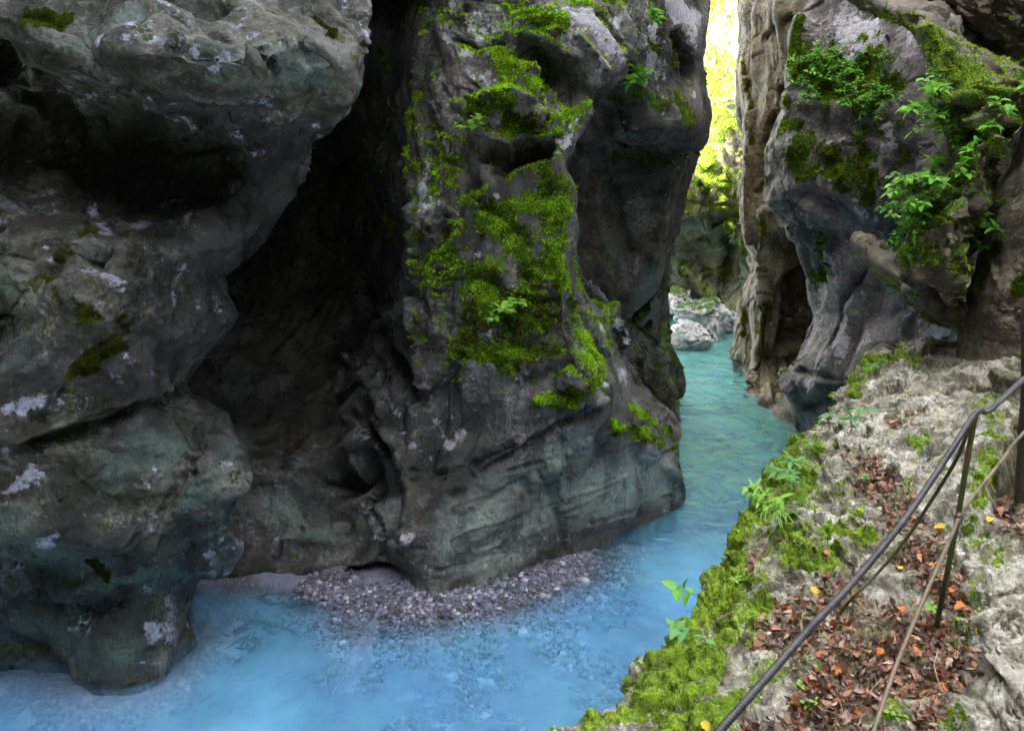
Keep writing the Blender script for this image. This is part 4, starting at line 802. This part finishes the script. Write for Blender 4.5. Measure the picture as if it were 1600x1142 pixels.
# small bits of soil, needles and stone chips between the leaves
rng = np.random.default_rng(5); n = 14000
p_, nn = k.scatter(lw + .02 * vis, n, rng); bt = np.array([(-1, -.4, 0), (1, -.3, .1), (.8, .4, .3), (-.9, .5, .2)]); bf = np.array([(0, 1, 2, 3)])
kind = rng.random(n) < .3
col = np.where(kind[:, None], np.array([[.42, .40, .38]]), np.array([[.09, .055, .035]])) * (1 + rng.normal(size=(n, 1)) * .3)
v, f, cc = stamp(bt, bf, p_ + nn * .004, orient(nn + rng.normal(size=p_.shape) * .5, rng), np.stack([rng.uniform(.003, .011, n), rng.uniform(.002, .006, n), rng.uniform(.003, .01, n)], 1), np.clip(col, .02, .8))
tag(mesh_obj('forest_soil', v, f, M['litter'], cols=cc, smooth=False), 'crumbs of soil, needles and stone chips between the dead leaves', 'soil', kind='stuff')

def one_mesh(name, tv, tf, mat, col):
    return mesh_obj(name, tv, tf, mat, origin=np.zeros(3), cols=np.tile(np.array([*col, 1.]), (len(tv), 1))).data
def place(name, me, loc, frame, size, parent=None):
    o = bpy.data.objects.new(name, me); COL.objects.link(o)
    from mathutils import Matrix
    m = Matrix(((*frame[0], 0), (*frame[1], 0), (*frame[2], 0), (0, 0, 0, 1)))
    sz = size if isinstance(size, (tuple, list)) else (size,) * 3
    o.matrix_world = Matrix.Translation(Vector(loc)) @ m @ Matrix.Diagonal((*sz, 1))
    if parent:
        o.parent = parent; o.matrix_parent_inverse = Matrix.Identity(4)
        o.matrix_basis = Matrix.Translation(Vector(loc)) @ m @ Matrix.Diagonal((*sz, 1))
    return o
def mesh_only(name, tv, tf, mat, col):
    o = mesh_obj(name, tv, tf, mat, origin=np.zeros(3), cols=np.tile(np.array([*col, 1.]), (len(tv), 1))); me = o.data; bpy.data.objects.remove(o); return me
rng = np.random.default_rng(31)
for nm, colr, pts in [('yellow', (.65, .45, .04), [(1518, 998), (1245, 1112), (1472, 830), (1538, 815), (1405, 892), (1268, 918), (1165, 1108), (1100, 1128)]),
                      ('orange', (.55, .17, .03), [(1230, 952), (1232, 970), (1408, 955), (1480, 930), (1330, 1120), (1228, 1100), (1300, 1055), (1380, 1015), (1500, 945), (1290, 960), (1350, 640), (1415, 612)]),
                      ('pale reddish-brown', (.36, .17, .11), [(1370, 740), (1390, 758), (1418, 780), (1568, 800), (1490, 915), (1440, 985), (1325, 985), (1340, 1030), (1290, 1010), (1395, 1060), (1250, 1010), (1210, 985), (1480, 900)])]:
    me = mesh_only('fallen_leaf', *leaf_tpl(6, .75, .3, .35, serr=.18), M['litter'], colr)
    for x, y in pts:
        q, _ = k.find(x + rng.uniform(-3, 3), y + rng.uniform(-3, 3)); fr = orient(np.array([[rng.normal() * .3, rng.normal() * .3 - .2, 1.]]), rng)[0]
        o = place('fallen_leaf', me, q + [0, 0, .015], fr, rng.uniform(.032, .055))
        tag(o, nm + ' fallen leaf lying on the brown litter of the ledge', 'fallen leaf', nm + ' leaves fallen on the ledge')

# ---- tubes
def tube(pts, r, n=8, name='stem', mat=None, parent=None, col=(.2, .2, .2), sub=6, taper=None, wob=0., origin=None):
    A = crom(np.array(pts, float)[:, None, :], sub)[:, 0]
    if wob: A = A + wob * np.stack([perlin(A * 9 + 1), perlin(A * 9 + 20), perlin(A * 9 + 40)], 1)
    T = np.gradient(A, axis=0); T /= np.linalg.norm(T, axis=1)[:, None]
    ref = np.array([0, 0, 1.]) if abs(T[0, 2]) < .9 else np.array([1., 0, 0]); U = np.cross(T, ref); U /= np.linalg.norm(U, axis=1)[:, None]; W = np.cross(T, U)
    rr = np.linspace(r, r * (taper if taper is not None else 1), len(A))
    an = np.linspace(0, 2 * math.pi, n, endpoint=False)
    V = A[:, None] + rr[:, None, None] * (np.cos(an)[None, :, None] * U[:, None] + np.sin(an)[None, :, None] * W[:, None]); m = len(A)
    i = np.arange(m * n).reshape(m, n); q = np.stack([i[:-1], np.roll(i[:-1], -1, 1), np.roll(i[1:], -1, 1), i[1:]], -1).reshape(-1, 4)
    V = V.reshape(-1, 3); V = np.concatenate([V, A[:1], A[-1:]])
    caps = np.array([(m * n, (s_ + 1) % n, s_, s_) for s_ in range(n)]); 
    o = mesh_obj(name, V, q, mat, parent=parent, origin=origin, cols=np.tile(np.array([*col, 1.]), (len(V), 1)))
    return o

# cable steel: twisted strands
s = NT('steel_cable'); wv_ = s.n('ShaderNodeTexWave'); wv_.wave_type = 'BANDS'; wv_.bands_direction = 'DIAGONAL'; s.put(wv_.inputs['Vector'], s.co); wv_.inputs['Scale'].default_value = 38
s.put(s.b.inputs['Base Color'], s.mix(s.mr(s.noise(14, 5, .6), .35, .65), (.022, .023, .03), (.06, .058, .065))); s.b.inputs['Metallic'].default_value = .2; s.b.inputs['Roughness'].default_value = .5
s.put(s.b.inputs['Normal'], s.bump(wv_.outputs[1], .5, .0015)); M['cable'] = s.m
s = NT('rusty_green_rod'); nn_ = s.noise(5, 5, .6); s.put(s.b.inputs['Base Color'], s.mix(s.mr(nn_, .5, .64), (.05, .07, .02), (.13, .055, .022))); s.b.inputs['Roughness'].default_value = .65
s.put(s.b.inputs['Normal'], s.bump(s.noise(90, 4), .5, .002)); M['rod'] = s.m
s = NT('brown_cable'); s.put(s.b.inputs['Base Color'], s.mix(s.mr(s.noise(8, 5, .6), .4, .6), (.09, .075, .05), (.19, .15, .10))); s.b.inputs['Roughness'].default_value = .6; M['brown_cable'] = s.m
top = P(1525, 643, 2.42); base = k.find(1466, 965)[0]
t = empty('handrail_post', base); tag(t, 'thin green-brown metal rod post holding the cables on the ledge', 'post')
L_ = lambda v: np.array(v) - base
tube([L_(base - [0, 0, .04]), L_(P(1478, 905, 2.36)), L_(P(1497, 806, 2.38)), L_(P(1512, 715, 2.40)), L_(top)], .0095, 10, 'rod', M['rod'], t, sub=8)
tube([L_(top + [-.012, 0, -.012]), L_(top + [-.004, -.012, .008]), L_(top + [.014, -.008, .012]), L_(top + [.022, .006, 0]), L_(top + [.012, .012, -.014]), L_(top + [-.008, .008, -.016])], .0055, 8, 'eyelet', M['rod'], t)
q = P(1497, 808, 2.38); tube([L_(q + [-.010, 0, -.012]), L_(q + [0, -.014, 0]), L_(q + [.012, 0, .010]), L_(q + [0, .013, .004]), L_(q + [-.010, 0, -.012])], .004, 8, 'clamp', M['rod'], t)
o = tube([P(1720, 505, 3.2), P(1660, 545, 2.95), P(1600, 592, 2.7), P(1546, 641, 2.46), P(1527, 643, 2.40), P(1490, 698, 2.28), P(1433, 784, 2.12), P(1388, 844, 1.98), P(1328, 915, 1.83), P(1260, 987, 1.66), P(1211, 1043, 1.55), P(1124, 1142, 1.38), P(1020, 1262, 1.2)], .0098, 12, 'handrail_cable', M['cable'], sub=14)
tag(o, 'thick dark grey steel handrail cable sweeping down across the ledge, the uppermost cable', 'cable')
o = tube([P(1514, 668, 2.40), P(1493, 720, 2.44), P(1452, 787, 2.50), P(1414, 844, 2.52), P(1373, 893, 2.52), P(1328, 938, 2.50), k.find(1306, 962)[0]], .0068, 8, 'brace_rod', M['rod'], sub=10, taper=.8)
tag(o, 'rusty orange and green brace rod running from the post top down into the moss', 'rod')
o = tube([P(1720, 560, 3.1), P(1600, 676, 2.85), P(1565, 720, 2.7), P(1505, 795, 2.4), P(1497, 812, 2.36), P(1482, 848, 2.3), P(1444, 934, 2.16), P(1399, 1043, 1.98), P(1365, 1142, 1.8), P(1330, 1240, 1.65)], .0068, 8, 'lower_cable', M['brown_cable'], sub=14)
tag(o, 'thin brown lower cable clamped to the post and dropping to the bottom edge', 'cable')

# ---- weathered timber at the right edge
pb_ = P(1599, 750, 2.95); pt_ = P(1604, 500, 3.0)
tube([pb_ - [0, 0, .1], (pb_ + pt_) / 2 + [.004, 0, 0], pt_, pt_ + [0, 0, .05]], .022, 9, 'timber_post', M['twig'], col=(.05, .042, .03), wob=.01)
tag(bpy.data.objects['timber_post'], 'dark weathered timber post at the right edge of the picture beside the rocks', 'post')

# ---- twigs
rng = np.random.default_rng(77)
tw = [(1180, 870, 40, -60), (1175, 885, 20, 30), (1410, 935, -18, 40), (1250, 965, 8, 50), (1200, 925, 60, -10), (1110, 905, 30, 20), (1165, 935, 30, -25), (1305, 1075, 8, 60), (1460, 1020, 6, 60), (1230, 1040, -30, 20), (1340, 720, 50, 20), (1390, 700, 40, -12), (1420, 760, 40, 20), (1300, 915, -30, 16), (1470, 915, 50, -8), (1350, 1090, 40, -30), (1270, 900, 24, 10), (1200, 1080, 30, 30), (1440, 1090, -14, 40), (1255, 1010, -8, -40)]
for x, y, dx, dy in tw:
    pa = k.find(x, y)[0]; pb = k.find(x + dx, y + dy)[0]; 
    if np.linalg.norm(pb - pa) > .35: pb = pa + (pb - pa) * .35 / np.linalg.norm(pb - pa)
    mid_ = (pa + pb) / 2 + rng.normal(size=3) * .012 + [0, 0, .018]
    o = tube([pa + [0, 0, .012], mid_, pb + [0, 0, .018]], rng.uniform(.0014, .0028), 6, 'twig', M['twig'], col=jitter((.30, .24, .17), 1, rng)[0], wob=.006, taper=.5)
    tag(o, 'thin dry twig lying among the dead leaves on the ledge', 'twig', 'twigs scattered on the ledge')

# ---- stones
def ico(sub):
    import bmesh
    bm = bmesh.new(); bmesh.ops.create_icosphere(bm, subdivisions=sub, radius=1); v = np.array([q.co[:] for q in bm.verts]); f = np.array([[q.index for q in g_.verts] for g_ in bm.faces]); bm.free(); return v, f
IV, IF = ico(3); JV, JF = ico(2)
SC_ = [(.085, .092, .13), (.13, .138, .20), (.045, .048, .065), (.17, .18, .26), (.08, .075, .07), (.10, .11, .17), (.33, .33, .40)]
rng = np.random.default_rng(41)
def along(n, s0, s1, spread, off, rng):
    seg = np.diff(BAR, axis=0); Ls = np.linalg.norm(seg, axis=1); cum = np.concatenate([[0], np.cumsum(Ls)]) / Ls.sum()
    t_ = rng.uniform(s0, s1, n); i = np.clip(np.searchsorted(cum, t_) - 1, 0, len(seg) - 1); u = (t_ - cum[i]) / (cum[i + 1] - cum[i])
    pt = BAR[i] + seg[i] * u[:, None]; nr = np.stack([seg[i][:, 1], -seg[i][:, 0]], 1) / Ls[i][:, None]
    return pt + nr * (rng.normal(size=(n, 1)) * spread + off)
def pebbles(xy, r, shapes=6):
    Vs, Fs, Cs = [], [], []; k0 = 0
    n = len(xy); z = bed_z(xy); g_ = rng.integers(0, shapes, n); r = r * np.ones(n)
    for s_ in range(shapes):
        m = g_ == s_
        tv = JV * (1 + .28 * fbm(JV * 1.1 + 9 * s_, 2)[:, None]) * np.array([1, rng.uniform(.65, .95), rng.uniform(.4, .7)])
        up = np.tile([0, 0, 1.], (m.sum(), 1)) + rng.normal(size=(m.sum(), 3)) * .3
        col = np.array(SC_)[rng.integers(0, len(SC_), m.sum())] * (1 + rng.normal(size=(m.sum(), 1)) * .2)
        v, f, cc = stamp(tv, JF, np.column_stack([xy[m], z[m] + r[m] * .25]), orient(up, rng), r[m], np.clip(col, .05, .75))
        Vs.append(v); Fs.append(f + k0); Cs.append(cc); k0 += len(v)
    return np.concatenate(Vs), np.concatenate(Fs), np.concatenate(Cs)
xy = np.concatenate([along(6000, .22, .60, .12, .0, rng), along(3200, .40, .95, .20, .05, rng), along(3500, .25, .9, .4, .4, rng)]); r = rng.lognormal(-4.2, .45, len(xy)).clip(.008, .05)
v, f, cc = pebbles(xy, r); tag(mesh_obj('gravel', v, f, M['pebble'], cols=cc), 'grey and lavender river gravel banked against the foot of the middle buttress', 'gravel', kind='stuff')
xy = np.concatenate([along(260, .4, 1., .35, 1.0, rng), along(800, .25, 1., .7, 1.8, rng)]); r = rng.lognormal(-3.0, .4, len(xy)).clip(.02, .075)
m_ = (xy[:, 1] > 5.2) & (bed_z(xy) < -.12)
v, f, cc = pebbles(xy[m_], r[m_]); cc[:, :3] = np.clip(cc[:, :3] * 1.3 + .14, 0, .9); tag(mesh_obj('cobbles', v, f, M['pebble'], cols=cc), 'pale blurred cobbles lying under the blue water', 'cobbles', kind='stuff')
big_pts = [(735, 935, 9, 'l'), (742, 937, 8, 'l'), (725, 945, 7, 'l'), (760, 930, 7, 'l'), (597, 970, 13, 'd'), (612, 948, 10, 'd'), (590, 968, 6, 'l'), (675, 970, 9, 'd'), (672, 973, 6, 'l'), (625, 980, 7, 'l'), (650, 932, 6, 'l'), (560, 935, 6, 'l'), (585, 985, 8, 'd'), (590, 1003, 9, 'd'), (770, 982, 9, 'l'), (915, 900, 14, 'l'), (922, 914, 12, 'l'), (700, 940, 7, 'd'), (800, 925, 8, 'd'), (780, 945, 7, 'l'), (545, 950, 6, 'l'), (580, 940, 7, 'd'), (640, 950, 7, 'l'), (870, 915, 9, 'l'), (850, 905, 7, 'd'), (715, 955, 7, 'l'), (690, 965, 8, 'd'), (660, 955, 6, 'l')]
for x, y, rp_, kd in big_pts:
    q = Wz(x, y, .05); dist_ = np.linalg.norm(q - [0, 0, CAMZ]); rr = rp_ * .62 * dist_ / F
    tv = IV * (1 + .25 * fbm(IV * 1.2 + rng.uniform(0, 50), 3)[:, None]) * np.array([1, rng.uniform(.7, .95), rng.uniform(.45, .65)])
    colr = (.42, .40, .45) if kd == 'l' else (.10, .10, .12)
    me = mesh_only('stone', tv, IF, M['pebble'], colr); z0 = bed_z(np.array([q[:2]]))[0]
    o = place('stone', me, (q[0], q[1], z0 + rr * .45), orient(np.array([[rng.normal() * .2, rng.normal() * .2, 1]]), rng)[0], rr)
    tag(o, ('pale rounded stone' if kd == 'l' else 'dark flat stone') + ' lying on top of the river gravel', 'stone', ('pale' if kd == 'l' else 'dark') + ' stones on the gravel bar')

# ---- boulders at the end of the reach
BV, BF = ico(6)
def boulder(px, py, Yd, rx, ry, rz, label, seed, tilt=(0, 0, 0), mat='boulder', mossy=.3):
    from mathutils import Euler
    rng = np.random.default_rng(seed); n = BV
    v = n * (1 + .30 * fbm(n * .9 + seed, 2, .5, 2)[:, None] + .12 * fbm(n * 2.6 + seed, 3, .5)[:, None])
    for _ in range(4):                                     # flat faces
        d_ = rng.normal(size=3); d_ /= np.linalg.norm(d_); c0 = rng.uniform(.62, .85); ex = np.maximum(v @ d_ - c0, 0); v = v - ex[:, None] * d_ * .8
    v = v * np.array([rx, ry, rz]); v = v @ np.array(Euler(tilt).to_matrix()).T
    v = v + .03 * fbm(v * 6, 3, .5)[:, None] * n + P(px, py, Yd)
    mk = np.zeros((len(v), 4)); mk[:, 0] = mossy * ss(.3, .8, n[:, 2] + .4 * fbm(v * 2, 2)); mk[:, 1] = .5
    return tag(mesh_obj('boulder', v, BF, M[mat], attrs=mk), label, 'boulder')
boulder(1078, 528, 20.8, .62, .7, .55, 'large pale boulder at the far left waterline beside the dark buttress', 2, (0, .1, 0))
boulder(1092, 487, 22.3, .85, .8, .38, 'flat mossy boulder lying on top of the pale boulders at the far bend', 5, (.1, -.1, 0), mossy=.7)
boulder(1132, 508, 23, .5, .5, .5, 'grey wedge-shaped boulder leaning at the far end of the water', 8, (0, .5, .3))
boulder(1058, 470, 23.4, .5, .8, .5, 'rounded boulder high on the far left bank below the moss', 11, (0, .3, 0), mossy=.6)
boulder(1146, 500, 24.2, .25, .3, .3, 'small brownish boulder just left of the ochre pillar at the far bend', 14)
boulder(1113, 520, 21.6, .24, .3, .42, 'small lilac-white boulder right against the large pale one', 17, mossy=0)

# ---- driftwood on the sand under the left wall
for i, pts in enumerate([[(428, 972), (450, 978), (470, 992)], [(412, 975), (440, 990), (448, 1005)], [(440, 938), (458, 942), (474, 940)], [(395, 995), (408, 1008), (404, 1020)], [(405, 930), (425, 938), (440, 940)], [(385, 1005), (395, 1015), (402, 1012)], [(365, 985), (400, 968), (430, 975)]]):
    pp = [Wz(x, y, 0) for x, y in pts]; pp = [np.array([q[0], q[1], max(bed_z(np.array([q[:2]]))[0], -.05) + .015]) for q in pp]
    lab = ['drowned twig bundle reaching furthest right on the sand', 'drowned twig curving down toward the open water', 'short dark twig lying nearest the cave mouth', 'dark twig stub lowest of those under the left wall', 'dark twig lying farthest back under the left wall', 'short side twig beside the lowest stub', 'long dark branch that the other drowned twigs cross'][i]
    r_ = empty('driftwood', pp[0]); tag(r_, lab, 'driftwood', 'dark driftwood on the sand under the left wall')
    P0 = [q - pp[0] for q in pp]; tube(P0, .035, 7, 'branch', M['twig'], r_, col=(.035, .028, .028), wob=.03, taper=.3, sub=8)
    for _ in range(7):
        q = P0[rng.integers(0, 3)] + rng.normal(size=3) * [.05, .05, .0]; e_ = q + np.array([rng.normal() * .16, rng.normal() * .16, .01])
        tube([q, (q + e_) / 2 + rng.normal(size=3) * [.03, .03, .01], e_], .011, 5, 'side_twig', M['twig'], r_, col=(.04, .03, .03), taper=.3)

# ---- plants
LEAF = {}
def leafmesh(kind, tone):
    if (kind, tone) not in LEAF:
        tp = {'ovate': leaf_tpl(8, .62, .3, .2, serr=.08), 'lance': leaf_tpl(7, .30, .35, .25), 'blade': leaf_tpl(7, .05, .6, .2), 'small': leaf_tpl(4, .6, .2, .2)}[kind]
        colr = {'light': (.26, .50, .07), 'fresh': (.17, .44, .05), 'blue': (.15, .38, .13), 'dark': (.05, .14, .02), 'yellow': (.28, .42, .04)}[tone]
        LEAF[(kind, tone)] = mesh_only('leaf', *tp, M['leaf'], colr)
    return LEAF[(kind, tone)]
def frame_x(x, rng, up=(0, 0, 1)):
    x = np.array(x, float); x /= np.linalg.norm(x); z = np.array(up, float) + rng.normal(size=3) * .25; z -= z @ x * x; z /= np.linalg.norm(z); y = np.cross(z, x); return np.stack([x, y, z], 1)
def plant(rock, px, py, size, label, kind='ovate', tone='fresh', stems=3, per=5, out=(0, -1, .6), spread=.6, cat='plant', group=None, whorl=False, seed=0, lf=1., name='leafy_plant', stemcol=(.10, .16, .03), lift=.0):
    """a rooted plant: stems, each with its leaves"""
    rng = np.random.default_rng(seed + int(px * 7 + py)); q, _ = rock.find(px, py); t = empty(name, q); tag(t, label, cat, group)
    out = np.array(out, float); out /= np.linalg.norm(out)
    for s_ in range(stems):
        d_ = out + rng.normal(size=3) * spread * .6; d_ /= np.linalg.norm(d_); H = size * rng.uniform(.6, 1.15)
        pts = [np.zeros(3), d_ * H * .35 + [0, 0, H * .05], d_ * H * .7 + [0, 0, H * .06], d_ * H + [0, 0, -H * .04]]
        st = tube(pts, size * .014, 5, 'stem', M['leaf'], t, col=stemcol, taper=.4, sub=4)
        for i in range(per):
            if whorl: f_ = 1.; an = 2 * math.pi * (i + rng.uniform(-.2, .2)) / per
            else: f_ = .3 + .7 * (i + 1) / per; an = i * 2.4 + rng.uniform(-.4, .4)
            bp = crom(np.array(pts)[:, None], 8)[:, 0][min(int(f_ * 24), 24)]
            u = np.cross(d_, [0, 0, 1.]) if abs(d_[2]) < .95 else np.array([1., 0, 0]); u /= np.linalg.norm(u); v_ = np.cross(d_, u)
            dr = math.cos(an) * u + math.sin(an) * v_ * .6 + d_ * (.25 if i < per - 1 else .9); dr[2] *= .6; 
            o = place('leaf', leafmesh(kind, rng.choice([tone, tone, 'light' if tone == 'fresh' else 'fresh', 'dark']) if lf < 1 else tone), bp, frame_x(dr, rng), size * lf * rng.uniform(.38, .62) * (1 if kind != 'blade' else 2), t)
    return t
LG = 'leafy herbs rooted in the ledge moss'
plant(k, 1098, 932, .17, 'nettle-like plant leaning from the mossy rim out over the water, upper one', 'ovate', 'fresh', 1, 6, (-1, .1, .25), .1, group=LG)
plant(k, 1088, 1000, .15, 'broad-leaved nettle-like plant drooping on the mossy rim, the lower of two', 'ovate', 'blue', 1, 6, (-.6, .1, .5), .1, group=LG)
plant(k, 1100, 1020, .09, 'single round-leaved herb just right of the lower nettle-like plant', 'ovate', 'blue', 1, 2, (-.2, 0, 1), .3, group=LG)
for x, y, sz, lab in [(1240, 742, .16, 'palmate pale-leaved herb on the rim, topmost of the cluster'), (1212, 752, .15, 'palmate pale-leaved herb at the left of the rim cluster, against the water'), (1240, 765, .15, 'palmate pale-leaved herb in the middle of the rim cluster'), (1222, 775, .12, 'palmate pale-leaved herb lowest in the rim cluster'), (1330, 672, .20, 'tall herb with drooping leaflets beside the white stone rib'), (1295, 668, .14, 'pale three-leaved herb on the upper rim against the dark wall'), (1355, 585, .14, 'small pale herb at the top corner of the ledge'), (1262, 700, .10, 'small pale herb in the bright moss cushion')]:
    plant(k, x, y, sz, lab, 'lance', 'blue', 1 if sz < .15 else 2, 6, (-.15, -.2, 1), .35, group=LG, whorl=True)
for x, y, lab in [(1195, 775, 'bright lance-leaved herb jutting left over the water'), (1205, 792, 'bright lance-leaved herb below the palmate cluster'), (1225, 800, 'bright broad-bladed herb next to the grass tuft')]:
    plant(k, x, y, .15, lab, 'lance', 'light', 3, 5, (-.6, -.1, .6), .5, group=LG)
plant(k, 1222, 812, .13, 'tuft of thin bright grass on the mossy rim', 'blade', 'light', 6, 5, (-.3, -.1, .8), .7, cat='grass tuft', name='grass_tuft')
for x, y, sz, lab in [(1152, 912, .05, 'tiny sprout in moss below a bare twig'), (1246, 1078, .05, 'tiny bright sprout alone in the brown leaves'), (1352, 752, .05, 'small clover-like sprout at the edge of the leaf litter'), (1442, 690, .05, 'small bright sprout on the moss cushion in the middle of the ledge'), (1268, 1110, .04, 'yellowish sprout at the bottom of the leaf litter'), (1410, 618, .06, 'small sprout in the crack across the upper ledge'), (1388, 1128, .05, 'green sprout at the bottom edge below the brown cable'), (1450, 955, .05, 'tiny round-leaved sprout beside the post foot')]:
    plant(k, x, y, sz, lab, 'small', 'light', 2, 4, (0, -.2, 1), .5, group='tiny sprouts on the ledge', name='sprout', cat='sprout')
n_l = ['topmost', 'second', 'third', 'fourth', 'fifth', 'sixth', 'seventh', 'eighth', 'ninth', 'tenth', 'eleventh', 'twelfth', 'thirteenth']
ip = [(1468, 150, .34), (1478, 172, .36), (1462, 190, .3), (1485, 196, .3), (1452, 262, .32), (1440, 280, .36), (1428, 296, .38), (1450, 305, .3), (1420, 318, .3), (1430, 335, .28), (1415, 352, .24)]
for i, (x, y, sz) in enumerate(ip):
    plant(b, x, y, sz, n_l[i] + ' leafy shoot from the top on the left edge of the overhanging block', 'ovate', 'light' if i < 5 else 'fresh', 6, 12, (-.7, -.6, .25), .75, lf=.40, group='leafy shoots on the edge of the overhanging block')
for x, y, sz, lab in [(1595, 150, .12, 'small herb at the right frame edge under the dark overhang'), (1520, 210, .14, 'low herb on the mossy step of the overhanging block'), (1560, 195, .16, 'leafy herb at the right of the mossy step'), (1500, 260, .12, 'small fern-like herb hanging in the dark hollow of the block'), (1535, 345, .1, 'small herb just above the moss stripe'), (1420, 400, .1, 'tiny herb on the bottom left corner of the overhanging block'), (1510, 235, .12, 'trailing herb under the mossy step')]:
    plant(b, x, y, sz, lab, 'ovate', 'fresh', 3, 6, (-.3, -.9, .3), .7, group='herbs on the overhanging block')
for x, y, sz, lab in [(1545, 356, .13, 'four-leaved bright plant in the crack beside the tan wall, upper one'), (1532, 388, .15, 'broad-leaved bright plant in the crack beside the tan wall, lower one'), (1558, 318, .08, 'small sprout high in the crack beside the tan wall')]:
    plant(j, x, y, sz, lab, 'ovate', 'fresh', 2, 5, (-.4, -.9, .3), .5, group='plants in the crack by the tan wall')
hp = [(1250, 105, .4), (1295, 98, .45), (1318, 118, .5), (1385, 160, .45), (1262, 98, .5), (1280, 108, .55), (1300, 116, .5), (1290, 130, .55), (1312, 132, .5), (1325, 150, .5), (1345, 156, .5), (1368, 152, .5), (1355, 165, .4), (1375, 92, .35), (1262, 150, .4), (1240, 130, .35), (1335, 215, .25)]
hl = ['far left by the mossy edge', 'upper middle', 'middle, under the lichen', 'rightmost, against the seam', 'left end, highest', 'left end, second', 'centre left', 'centre, below the pale lichen', 'centre right', 'right part of the mossy shelf', 'right of centre, low', 'far right end', 'lowest at the right end', 'alone above, beside the dark seam', 'lowest at the left', 'leftmost, on the mossy edge', 'alone below the shelf on bare rock']
for (x, y, sz), s_ in zip(hp, hl):
    plant(h, x, y, sz * .85, 'green shrub on the shelf of the broad wall, ' + s_, 'ovate', 'fresh', 7, 11, (-.3, -.9, .35), 1., lf=.34, group='shrubs on the shelf of the broad right wall')
for x, y, lab in [(982, 140, 'small green shrub in the cleft of the dark buttress top'), (1012, 35, 'small green shrub near the top of the dark buttress')]:
    plant(d, x, y, .4, lab, 'ovate', 'fresh', 4, 6, (0, -1, .4), .7)
for x, y, lab in [(805, 478, 'light green herb in the brightest moss of the middle buttress'), (785, 490, 'pale herb left in the brightest moss of the middle buttress'), (745, 205, 'tiny herb beside the prow of rock on the buttress')]:
    plant(c, x, y, .22, lab, 'small', 'light', 4, 6, (0, -1, .5), .7)
